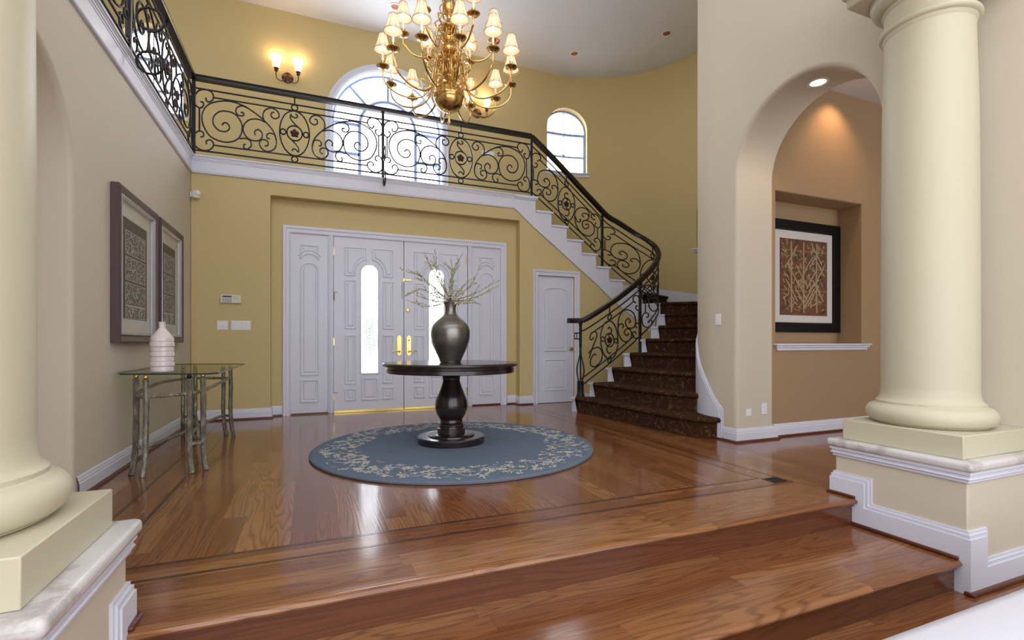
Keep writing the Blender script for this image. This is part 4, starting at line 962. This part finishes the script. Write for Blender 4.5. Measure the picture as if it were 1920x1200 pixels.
# branches
cR=Vector((math.cos(R(22.4)),-math.sin(R(22.4)),0)); cF=Vector((math.sin(R(22.4)),math.cos(R(22.4)),0)); mouth=Vector((vx,vy,TZ+.55))
tips=[((245,60),(300,170),.1,'tallest branch of the left side, rising beside the door glass'),((390,80),(400,280),-.15,'upright branch standing almost vertical left of the vase neck'),((235,135),(370,215),.2,'branch leaning left just under the tallest one, ending in a fork'),((65,245),(240,310),-.1,'branch reaching farthest up left across the door gap'),((195,250),(310,370),.15,'branch bending left with dense buds below the door guard'),((75,490),(230,420),.05,'branch drooping to the far left, tip at the left door leaf'),((230,505),(340,540),-.2,'short low branch to the left of the vase mouth'),((150,550),(300,600),-.25,'lowest branch on the left, dipping below the vase lip'),((575,120),(520,330),.15,'upright branch right of the vase neck axis'),((650,110),(560,250),-.15,'slim branch rising steeply right of center'),((790,190),(700,380),.1,'branch rising to the right in front of the side panel'),((980,345),(800,440),0,'longest branch on the right, its tip near the door casing'),((975,410),(760,510),-.15,'second long branch on the right, just below the longest'),((795,570),(690,520),.2,'short branch curving down to the right'),((600,600),(690,570),-.25,'lowest branch on the right beside the vase lip'),((470,175),(530,260),-.05,'thin branch curling left over the vase'),((640,345),(590,410),.25,'short twig with a fork just right of the mouth')]
random.seed(5)
for (tx,ty),(mx,my),dep,lab in tips:
    def P(px,py,d): return cR*((px-515)/983)+Vector((0,0,-(py-570)/983))+cF*d
    t=thing('budding_branch',lab.replace('branch','budding branch',1) if 'branch' in lab else 'budding '+lab,'branch',mouth,group='budding branches in the pewter vase')
    root=Vector((random.uniform(-.02,.02),random.uniform(-.02,.02),-.1)); neck=root*.4+Vector((0,0,.1)); neck.z=.02
    q=smooth([root,neck,P((515+mx)/2+random.uniform(-12,12),(565+my)/2,dep*.3),P(mx,my,dep*.65),P((mx+tx)/2+random.uniform(-8,8),(my+ty)/2+random.uniform(-8,8),dep*.85),P(tx,ty,dep)],7)
    mb=MB(); mb.tube(q,[.0042-.003*i/len(q) for i in range(len(q))],5)
    bd=MB()
    L=len(q)
    side=[]
    for i in range(12,L-6,6):
        d=(q[i+1]-q[i]).normalized(); o_=Vector((random.uniform(-1,1),random.uniform(-1,1),random.uniform(-.3,1))).normalized(); ln=random.uniform(.04,.11)
        w=[q[i],q[i]+(d*.7+o_*.5)*ln*.5,q[i]+(d+o_*.6)*ln]; side.append(w); mb.tube(smooth(w,3),.0016,4)
    def bud(p,dr,s,mi):
        dr=dr.normalized(); u=dr.orthogonal().normalized(); w=dr.cross(u); r=s*.36
        ring=[p+dr*s*.45+(u*math.cos(a)+w*math.sin(a))*r for a in (0,2.09,4.19)]; bd.add([p]+ring+[p+dr*s],[(0,1,2),(0,2,3),(0,3,1),(4,2,1),(4,3,2),(4,1,3)],mi)
    for path in [q[9:]]+[smooth(w,4) for w in side]:
        for i in range(len(path)-1):
            d=path[i+1]-path[i]; n_=max(1,int(d.length/.006))
            for j in range(n_):
                if random.random()<.62: bud(path[i]+d*(j/n_),d.normalized()*.6+Vector((random.uniform(-1,1),random.uniform(-1,1),random.uniform(-1,1))),random.uniform(.013,.024),random.random()<.5)
    mb.build('stem',M['twig'],t); bd.build('buds',[M['bud'],M['bud2']],t,smooth=False)
# ---------------------------------------------------------------- console table
t=thing('console_table','narrow console table with grey branch-like iron legs and a glass top against the left wall','table',(-1.0,5.1,0))
Z1=.745
def feet(p): return p
LEG=[((-1.20,4.38),(-1.19,4.42),0),((-1.11,4.28),(-1.10,4.30),1),((-.81,4.27),(-.83,4.30),1),((-.735,4.345),(-.755,4.37),1),((-.735,5.80),(-.755,5.78),1),((-.81,5.87),(-.83,5.85),0),((-1.11,6.0),(-1.10,5.96),0),((-1.20,5.93),(-1.19,5.88),0)]
for (fx,fy),(tx,ty),b in LEG:
    sx2=(fx-tx)*1.0; q=smooth([(fx+sx2*.3,fy+(fy-ty)*.3,.0),(fx-(fx-tx)*.6,fy-(fy-ty)*.6,.12),(tx,ty,.28),(tx+.004,ty-.004,.5),(tx,ty,.70)],5)
    mb=MB(); mb.tube(q,[.020+.0015*math.sin(i*1.3) for i in range(len(q))],8); relp(mb,t).build('leg',M['leg'],t)
    mb=MB(); mb.lathe([(.018*math.sin(R(a)),.716-.018*math.cos(R(a))) for a in range(4,180,16)],(tx,ty,0),14); relp(mb,t).build('ball_finial',M['brass'] if (fx,fy)!=(-.81,4.27) else M['iron'],t)
def strt(pts,r=.013):
    mb=MB(); q=smooth([(*p,) for p in pts],5); mb.tube(q,[r+.001*math.sin(i*2) for i in range(len(q))],8); relp(mb,t).build('stretcher',M['leg'],t)
for z,zz in ((.60,.60),):
    strt([(-1.19,4.42,.585),(-1.10,4.30,.575),(-.83,4.30,.59),(-.755,4.37,.60)]); strt([(-.755,4.37,.6),(-.76,5.08,.60),(-.755,5.78,.61)]); strt([(-.755,5.78,.6),(-.83,5.85,.60),(-1.10,5.96,.6),(-1.19,5.88,.6)]); strt([(-1.19,4.42,.59),(-1.2,5.1,.62),(-1.19,5.88,.6)])
strt([(-1.19,4.42,.215),(-1.10,4.30,.21),(-.98,4.75,.22),(-.93,5.12,.20)]); strt([(-.83,4.30,.21),(-.755,4.37,.21),(-.9,4.75,.21),(-.93,5.12,.20)]); strt([(-.93,5.12,.20),(-.90,5.5,.21),(-.83,5.85,.21),(-.755,5.78,.21)]); strt([(-.93,5.12,.20),(-1.0,5.5,.2),(-1.10,5.96,.21),(-1.19,5.88,.21)])
strt([(-.83,4.30,.21),(-.79,4.33,.215),(-.755,4.37,.21)])
mb=MB(); pl=[(-1.325,4.45),(-.985,4.19),(-.665,4.185),(-.635,4.24),(-.635,5.80),(-.80,6.02),(-1.325,6.07)]
pl=[(-1.325,4.52),(-1.27,4.36),(-.70,4.15),(-.63,4.22),(-.63,5.86),(-.76,5.97),(-1.2,6.12),(-1.325,6.05)]
mb.add([(a,b,Z1) for a,b in pl],[tuple(range(len(pl)))]); g=relp(mb,t).build('glass_top',M['tglass'],t,smooth=False)
mb=MB(); mb.loft([[(a,b,Z1-.0105) for a,b in ccw(pl)],[(a,b,Z1+.0005) for a,b in ccw(pl)]]); relp(mb,t).build('glass_edge',M['glassedge'],t,smooth=False)
bx,by=-1.03,4.43
t=thing('ribbed_bottle_vase','pale pink-white ribbed porcelain bottle vase standing on the glass console','vase',(bx,by,Z1+.001))
pr=[(.06,0),(.072,.004)]
for i in range(7):
    z=.006+i*.037; w=.0018*(1 if i%2 else -1); pr+=[(.073+w,z),(.077+w,z+.006),(.077+w,z+.031),(.073+w,z+.036)]
pr+=[(.068,.268),(.05,.295),(.033,.316),(.024,.328),(.021,.335),(.021,.372),(.024,.378),(.02,.38),(.014,.375)]
mb=MB(); mb.lathe(pr,(0,0,0),40); mb.build('vase_body',M['porcelain'],t,ang=30)
# ---------------------------------------------------------------- framed prints on the left wall
def framed(y0,y1,z0,z1,lab):
    t=thing('framed_print',lab,'picture',(WX,(y0+y1)/2,z0),group=None)
    X=lambda a,b,h:(WX+h,a,b)
    mb=MB(); sweep(mb,ccw(rect(y0,y1,z0,z1)),[(0,.004),(0,.055),(.012,.062),(.05,.05),(.062,.04),(.062,.004)],X,closed=True); relp(mb,t).build('frame',M['plum'],t,ang=25)
    mb=MB(); sweep(mb,ccw(rect(y0+.062,y1-.062,z0+.062,z1-.062)),[(0,.03),(0,.052),(.008,.055),(.024,.036),(.024,.02)],X,closed=True); relp(mb,t).build('silver_fillet',M['silver'],t,ang=25)
    mb=MB(); mb.add([X(y0+.08,z0+.08,.02),X(y1-.08,z0+.08,.02),X(y1-.08,z1-.08,.02),X(y0+.08,z1-.08,.02)],[(0,1,2,3)]); relp(mb,t).build('mat_board',M['matb'],t,smooth=False)
    a0,a1=y0+.20,y1-.20; b0,b1=z0+.19,z1-.20
    mb=MB(); mb.prism(rect(a0,a1,b0,b1),.02,.022,X); pr_=relp(mb,t).build('print',M['print'],t,smooth=False)
    H=b1-b0; mg=.06; w=a1-a0-2*mg
    zt=b1-.10
    for i in range(4):
        hh=H*.215 if i<3 else H*.11; z2=zt-hh
        mb=MB(); mb.prism(rect(a0+mg,a1-mg,z2,zt),.022,.0228,X); relp(mb,t).build('pattern_square',M['lineart'],t,smooth=False)
        mb=MB(); sweep(mb,ccw(rect(a0+mg-.012,a1-mg+.012,z2-.008,zt+.008)),[(0,.0222),(0,.0235),(.004,.0235),(.004,.0222)],X,closed=True)
        if i==3:
            for cc in (-.25,.25): mb.tube([X((a0+a1)/2+cc*w+hh*.38*math.cos(q*PI/10),(z2+zt)/2+hh*.38*math.sin(q*PI/10),.023) for q in range(20)],.003,4,True)
        relp(mb,t).build('pattern_border',M['matb'],t,smooth=False)
        zt=z2-(H*.045 if i<2 else H*.01)
    mb=MB(); mb.add([X(a,b,.03) for a,b in rect(y0+.07,y1-.07,z0+.07,z1-.07)],[(0,1,2,3)]); relp(mb,t).build('picture_glass',M['glass'],t,smooth=False)
framed(4.40,5.385,.965,2.14,'framed print on the left wall, the one nearer the camera')
framed(5.475,6.36,.965,2.14,'framed print on the left wall, the one nearer the corner')
# ---------------------------------------------------------------- hall art in niche
t=thing('framed_artwork','brown and cream textile artwork in a wide black frame hung inside the hall niche','picture',(5.3,HY+.28,1.08))
AX0,AX1,AZ0,AZ1=4.60,5.80-.05,1.085,2.33; AX1=5.79-.0
AX1=5.765; Y=HY+.28; X=lambda a,b,h:(a,Y-h,b)
mb=MB(); sweep(mb,ccw(rect(AX0,AX1,AZ0,AZ1)),[(0,0),(0,.04),(.02,.045),(.10,.04),(.11,.02),(.11,0)],X,closed=True); relp(mb,t).build('frame',M['black'],t,ang=25)
mb=MB(); mb.add([X(AX0+.1,AZ0+.1,.015),X(AX1-.1,AZ0+.1,.015),X(AX1-.1,AZ1-.1,.015),X(AX0+.1,AZ1-.1,.015)],[(0,1,2,3)]); relp(mb,t).build('mat_board',M['whitemat'],t,smooth=False)
c0,c1,d0,d1=AX0+.20,AX1-.20,AZ0+.19,AZ1-.2
mb=MB(); mb.prism(rect(c0,c1,d0,d1),.015,.018,X); relp(mb,t).build('textile',M['batik'],t,smooth=False)
mb=MB(); random.seed(9)
def st(a,b,c,d,w): mb.tube([X(a,b,.019),X((a+c)/2+random.uniform(-.01,.01),(b+d)/2+random.uniform(-.01,.01),.020),X(c,d,.019)],w,4,flat=(1,1))
for x in (.22,.48,.76): st(c0+(c1-c0)*x,d0+.03,c0+(c1-c0)*x,d1-.03,.012)
for z in (.33,.62,.85): st(c0+.02,d0+(d1-d0)*z,c1-.02,d0+(d1-d0)*z,.004)
for i in range(16): 
    x=random.uniform(c0+.05,c1-.2); z=random.uniform(d0+.05,d1-.25); s=random.choice((-1,1)); st(x if s>0 else x+.18,z,x+.18 if s>0 else x,z+.24,.011)
for i in range(170):
    x=random.uniform(c0+.03,c1-.06); z=random.uniform(d0+.04,d1-.07); a=random.choice((.5,1.0,2.1,2.6,1.57))+random.uniform(-.2,.2); l=random.uniform(.03,.07); x2=min(max(x+l*math.cos(a),c0+.02),c1-.02); st(x,z,x2,z+l*math.sin(a),random.uniform(.005,.009))
relp(mb,t).build('stitched_pattern',M['batikline'],t,smooth=False)
mb=MB(); mb.box(4.38,5.885,HY-.045,HY+.27,.938,.957); mb.box(4.40,5.865,HY-.03,HY,.915,.938); mb.box(4.42,5.845,HY-.018,HY,.885,.915); struct(mb.build('trim_14_niche_sill',M['white'],bevel=.006,seg=3))
# ---------------------------------------------------------------- small wall fittings
def plate(name,lab,cat,x0,x1,z0,z1,y,n,m='plastic',face='rocker'):
    t=thing(name,lab,cat,((x0+x1)/2,y,(z0+z1)/2))
    mb=MB(); mb.box(x0,x1,y-.007,y,z0,z1); relp(mb,t).build('cover_plate',M[m],t,bevel=.003)
    w=(x1-x0)/(n+.4)
    for i in range(n):
        cx=x0+w*.2+w*(i+.5); mb=MB(); 
        if face=='rocker': mb.box(cx-.016,cx+.016,y-.012,y-.005,(z0+z1)/2-.033,(z0+z1)/2+.033)
        else:
            for s in (-1,1): mb.box(cx-.016,cx+.016,y-.010,y-.005,(z0+z1)/2+s*.02-.014,(z0+z1)/2+s*.02+.014)
        relp(mb,t).build('rocker' if face=='rocker' else 'socket',M[m],t,bevel=.002)
    return t
plate('light_switch','white double rocker light switch left of the entry recess','switch',-1.06,-.942,1.127,1.24,7.0,2)
plate('light_switch','white wide four-gang rocker light switch left of the entry recess','switch',-.908,-.69,1.124,1.243,7.0,4)
plate('blank_plate','small square white blank cover plate low on the arch jamb','wall plate',3.928,4.0,.248,.32,3.555,0)
plate('wall_outlet','white duplex power outlet low on the arch jamb beside a blank plate','outlet',4.135,4.208,.255,.365,3.555,1,face='s')
t=thing('light_switch','white single rocker light switch on the beige wall left of the arch','switch',(RX,3.78,1.2)) 
mb=MB(); mb.box(-.007,0,-.036,.036,-.058,.058); mb.build('cover_plate',M['plastic'],t,bevel=.003)
mb=MB(); mb.box(-.012,-.005,-.016,.016,-.033,.033); mb.build('rocker',M['plastic'],t,bevel=.002)
t=thing('alarm_keypad','cream alarm keypad with a dark display above the light switches','keypad',(-.91,7.0,1.51))
mb=MB(); mb.box(-.112,.112,-.028,0,-.051,.051); mb.build('housing',M['keypad'],t,bevel=.004)
mb=MB(); mb.box(-.088,.012,-.031,-.027,.022,.038); mb.build('display',M['dark'],t)
for r_ in range(4):
    for c_ in range(4): mb=MB(); mb.box(-.086+c_*.026,-.068+c_*.026,-.031,-.027,.004-r_*.014-.005,.004-r_*.014+.003); mb.build('key',M['greybtn'],t)
mb=MB(); mb.box(.03,.085,-.0295,-.0275,.016,.020); mb.box(.088,.094,-.0295,-.0275,-.015,-.010); mb.build('marking',M['greybtn'],t)
t=thing('motion_sensor','small white rounded motion sensor mounted in the wall corner under the balcony','sensor',(-1.275,6.955,2.76))
mb=MB(); mb.lathe([(.006,.05),(.03,.047),(.042,.03),(.044,.0),(.044,-.03),(.036,-.042),(.01,-.046)],(0,0,0),20); mb.build('housing',M['plastic'],t)
mb=MB(); mb.lathe([(.036*math.sin(R(a)),.036*math.cos(R(a))) for a in range(2,180,14)],(.02,-.025,.012),16); mb.build('lens',M['plastic'],t)
mb=MB(); mb.box(-.06,-.02,.0,.044,-.03,.03); mb.build('bracket',M['plastic'],t)
# small plate high on the upper wall
t=thing('wall_plate','small white plate on the upper yellow wall seen through the balcony railing','wall plate',(3.05,YW,4.46)); mb=MB(); mb.box(-.12,.12,-.01,0,-.05,.05); mb.build('cover_plate',M['plastic'],t,bevel=.003)
# recessed ceiling lights
def can(x,y,z,lab,on=False):
    t=thing('recessed_light',lab,'ceiling light',(x,y,z),group=None)
    mb=MB(); mb.lathe([(.062,.0),(.082,-.002),(.086,-.008),(.064,-.010),(.060,.0)],(0,0,0),32,close=False); mb.build('trim_ring',M['plastic'],t)
    mb=MB(); mb.lathe([(.062,-.006),(.056,-.001),(.02,-.0005)],(0,0,0),28); mb.build('reflector',M['lamp' if on else 'copper'],t)
can(4.444,7.807,HC,'unlit recessed ceiling light above the stair, left of two'); can(5.60,6.70,HC,'unlit recessed ceiling light above the stair, nearest the right edge of the ceiling'); can(1.235,7.78,HC,'unlit recessed ceiling light partly behind the chandelier lamps')
can(4.06,2.91,3.221,'lit recessed light in the soffit of the right arch',True)
spot_light('arch_lamp_light',(4.07,2.95,3.17),(R(12),0,0),9,(1,.72,.45),110)
spot_light('hall_lamp_light',(5.25,3.33,3.70),(R(18),0,0),22,(1,.60,.33),100)
# ---------------------------------------------------------------- sconces
def sconce(x,lab):
    z=5.165; t=thing('wall_sconce',lab,'wall light',(x,YW,z),group=None)
    mb=MB(); mb.lathe([(.085,0),(.085,-.01),(.07,-.018),(.06,-.02),(.035,-.03),(.012,-.045)],(0,0,0),28,axis='y'); mb.build('backplate',M['bronze'],t)
    for s in (-1,1):
        q=smooth([(s*.02,-.03,-.01),(s*.05,-.07,-.08),(s*.11,-.1,-.105),(s*.155,-.1,-.06),(s*.158,-.1,.03)],6); mb=MB(); mb.tube(q,.007,8); mb.build('arm',M['bronze'],t)
        mb=MB(); mb.lathe([(.012,.02),(.03,.035),(.02,.05),(.035,.07),(.038,.078),(.03,.082)],(s*.158,-.1,0),20); mb.build('socket_cup',M['bronze'],t)
        mb=MB(); mb.lathe([(.032,.078),(.045,.10),(.056,.15),(.064,.21),(.078,.262),(.075,.262),(.06,.21),(.052,.15),(.04,.1)],(s*.158,-.1,0),28,close=False); mb.build('glass_shade',M['lit'],t)
        point_light('bulb_light',(s*.158,-.1,.30),1.6,(1,.70,.42),.05,t)
sconce(-.325,'lit twin-arm bronze wall sconce left of the big arched window'); sconce(2.83,'lit twin-arm bronze wall sconce right of the arched window, behind the chandelier')
# ---------------------------------------------------------------- chandelier
CX,CY=1.247,4.624
ch=thing('chandelier','large brass chandelier with two tiers of small fabric lampshades above the round table','chandelier',(CX,CY,3.0))
colp=[(.004,.04),(.012,.05),(.016,.07),(.010,.10),(.008,.14),(.016,.155),(.02,.165)]
colp=[(a,b+.035) for a,b in colp]
mb=MB(); mb.lathe(colp,(0,0,0),16); mb.build('finial',M['brass'],ch)
mb=MB(); bp=[(.018,.165),(.05,.172)]+[(.142*math.sin(R(a)),.305-.142*math.cos(R(a))) for a in range(25,86,6)]+[(.148,.30),(.15,.308),(.148,.316)]+[(.142*math.sin(R(a)),.305-.142*math.cos(R(a))) for a in range(98,166,6)]+[(.03,.445)]
bp=[(a,b+.035) for a,b in bp]; mb.lathe(bp,(0,0,0),48); mb.build('ball',M['brass'],ch)
st_=[(.03,.44),(.035,.46),(.022,.475),(.018,.50),(.04,.52),(.044,.54),(.03,.56),(.02,.58),(.02,.62),(.032,.64),(.055,.66),(.058,.68),(.04,.70),(.022,.72),(.02,.75),(.045,.77),(.052,.80),(.046,.83),(.038,.86),(.05,.88),(.052,.90),(.03,.92),(.02,.94),(.02,.98),(.055,1.0),(.06,1.02),(.04,1.04),(.02,1.07),(.017,1.12),(.03,1.14),(.045,1.17),(.048,1.23),(.04,1.27),(.028,1.29),(.05,1.31),(.05,1.33),(.025,1.36),(.012,1.40)]
st_=[(.03,.395)]+[(a*1.35,b) for a,b in st_]
mb=MB(); mb.lathe(st_,(0,0,0),28); mb.build('turned_stem',M['brass'],ch,ang=50)
mb=MB(); mb.tube([(0,0,1.38),(0,0,HC-3.0-.03)],.010,8); mb.build('hanging_rod',M['brass'],ch)
mb=MB(); mb.lathe([(.02,-.1),(.03,-.09),(.08,-.03),(.085,-.01),(.08,0)],(0,0,HC-3.0),24); mb.build('canopy',M['brass'],ch)
def shade_parts(arm,x,y,zp,c,s):
    mb=MB(); mb.lathe([(.010,-.03),(.014,-.02),(.03,-.008),(.056,.0),(.060,.006),(.057,.008),(.02,.004),(.014,.012),(.02,.022),(.022,.034),(.016,.04),(.018,.052),(.012,.056)],(x,y,zp),20); mb.build('drip_pan',M['brass'],arm)
    mb=MB(); mb.lathe([(.0105,.05),(.0105,.15),(.004,.155)],(x,y,zp),10); mb.build('candle_sleeve',M['candle'],arm)
    mb=MB(); mb.lathe([(.004,.15),(.013,.17),(.014,.19),(.008,.215),(.002,.225)],(x,y,zp),10); mb.build('flame_bulb',M['bulb'],arm)
    zb=zp+.155
    mb=MB(); pr=[(.080,0),(.068,.03),(.057,.06),(.048,.09),(.041,.12),(.037,.145)]; mb.lathe(pr,(x,y,zb),24,close=False); mb.build('lampshade',M['shade'],arm)
    mb=MB()
    for (r_,z_) in ((.081,0),(.038,.145)): mb.tube([(x+r_*math.cos(2*PI*i/20),y+r_*math.sin(2*PI*i/20),zb+z_) for i in range(20)],.0022,4,True)
    for i in range(8):
        a=2*PI*i/8+.2; mb.tube([(x+(r_+.0008)*math.cos(a),y+(r_+.0008)*math.sin(a),zb+z_) for r_,z_ in pr],.0014,4)
    mb.build('shade_piping',M['shadetrim'],arm)
    mb=MB()
    for i in range(22):
        a=2*PI*i/22; X_,Y_=x+.08*math.cos(a),y+.08*math.sin(a); mb.tube([(X_,Y_,zb),(X_,Y_,zb-.016)],.0009,3); mb.lathe([(.001,-.003),(.004,0),(.001,.006)],(X_,Y_,zb-.018),5)
    mb.build('bead_fringe',M['bead'],arm)
    return zb
def arms(n,Ra,zp,zlow,ztop,off,tier):
    for i in range(n):
        a=off+2*PI*i/n; c,s=math.cos(a),math.sin(a)
        prof=[(.03,ztop-.10),(.05,ztop-.02),(.085,ztop+.03),(.13,ztop+.01),(.15,ztop-.07),(.17,(ztop+zlow)/2),(.23,zlow+.05),(.33*Ra/.62+.02,zlow),(Ra-.13,zlow+.025),(Ra-.045,zlow+.085),(Ra-.004,zp-.10),(Ra,zp-.02)]
        if tier==2: prof=[(.03,ztop-.06),(.05,ztop),(.08,ztop+.03),(.11,ztop),(.125,ztop-.07),(.15,(ztop+zlow)/2),(.20,zlow+.02),(.27,zlow),(Ra-.08,zlow+.03),(Ra-.02,zlow+.10),(Ra,zp-.09),(Ra,zp-.02)]
        q=smooth([(r_*c,r_*s,z_) for r_,z_ in prof],5); mb=MB(); mb.tube(q,.0088,8)
        # curl leaf on the arm
        for r0,zz,sg in ((.14,ztop-.02,1),(.20,zlow+.12,-1)):
            mb.tube(smooth([((r0)*c,(r0)*s,zz),((r0+.05)*c,(r0+.05)*s,zz+.03*sg),((r0+.07)*c,(r0+.07)*s,zz+.06),((r0+.05)*c,(r0+.05)*s,zz+.075),((r0+.035)*c,(r0+.035)*s,zz+.06)],4),.0045,6)
        arm=mb.build('arm',M['brass'],ch)
        zb=shade_parts(arm,Ra*c,Ra*s,zp,c,s)
        point_light('candle_light',(Ra*c,Ra*s,zb+.06),.55,(1,.80,.58),.012,ch)
arms(12,.62,.545,.29,.665,R(23.2),1)
arms(6,.435,.915,.71,.985,R(44.9),2)
# S scroll ornaments between the tiers
for tier,(zz,rr,n) in enumerate(((.50,.13,12),(.62,.10,12),(.80,.07,6),(.97,.12,6),(1.12,.07,6))):
    for i in range(n):
        a=2*PI*(i+.5)/n; c,s=math.cos(a),math.sin(a)
        q=smooth([((.02+rr*u)*c,(.02+rr*u)*s,zz+v) for u,v in ((.2,-.05),(.7,-.06),(1.0,-.02),(.75,.02),(.35,.04),(.3,.09),(.65,.13),(1.05,.10),(.85,.05))],4); mb=MB(); mb.tube(q,.0055,6); mb.build('scroll_ornament',M['brass'],ch)
# ---------------------------------------------------------------- sofa corner in the foreground
t=thing('ottoman','white upholstered seat cut off at the bottom right corner in the living room','seat',(2.2,.375,-.33))
mb=MB(); N_=28
def rr(hx,hy,r,z,cx=0,cy=0):
    out=[]
    for (sx1,sy1,a0) in ((1,1,0),(-1,1,90),(-1,-1,180),(1,-1,270)):
        for i in range(8): a=R(a0+90*i/7); out.append((cx+sx1*(hx-r)+r*math.cos(a),cy+sy1*(hy-r)+r*math.sin(a),z))
    return out
mb.loft([rr(1.0,.50,.2,.05),rr(1.0,.52,.2,.10),rr(1.0,.53,.2,.28)],cap0=True); mb.build('seat_base',M['sofa'],t)
mb=MB(); mb.loft([rr(1.0,.53,.2,.285),rr(1.02,.55,.22,.31),rr(1.03,.56,.22,.37),rr(1.01,.55,.22,.42),rr(.95,.50,.2,.446),rr(.6,.3,.15,.452)],cap0=True,cap1=True); mb.build('seat_cushion',M['sofa'],t,ang=60)
for sx1 in (-1,1):
    for sy1 in (-1,1): mb=MB(); mb.lathe([(.03,0),(.035,.06)],(sx1*.8,sy1*.38,0),12); mb.build('foot',M['espresso'],t)
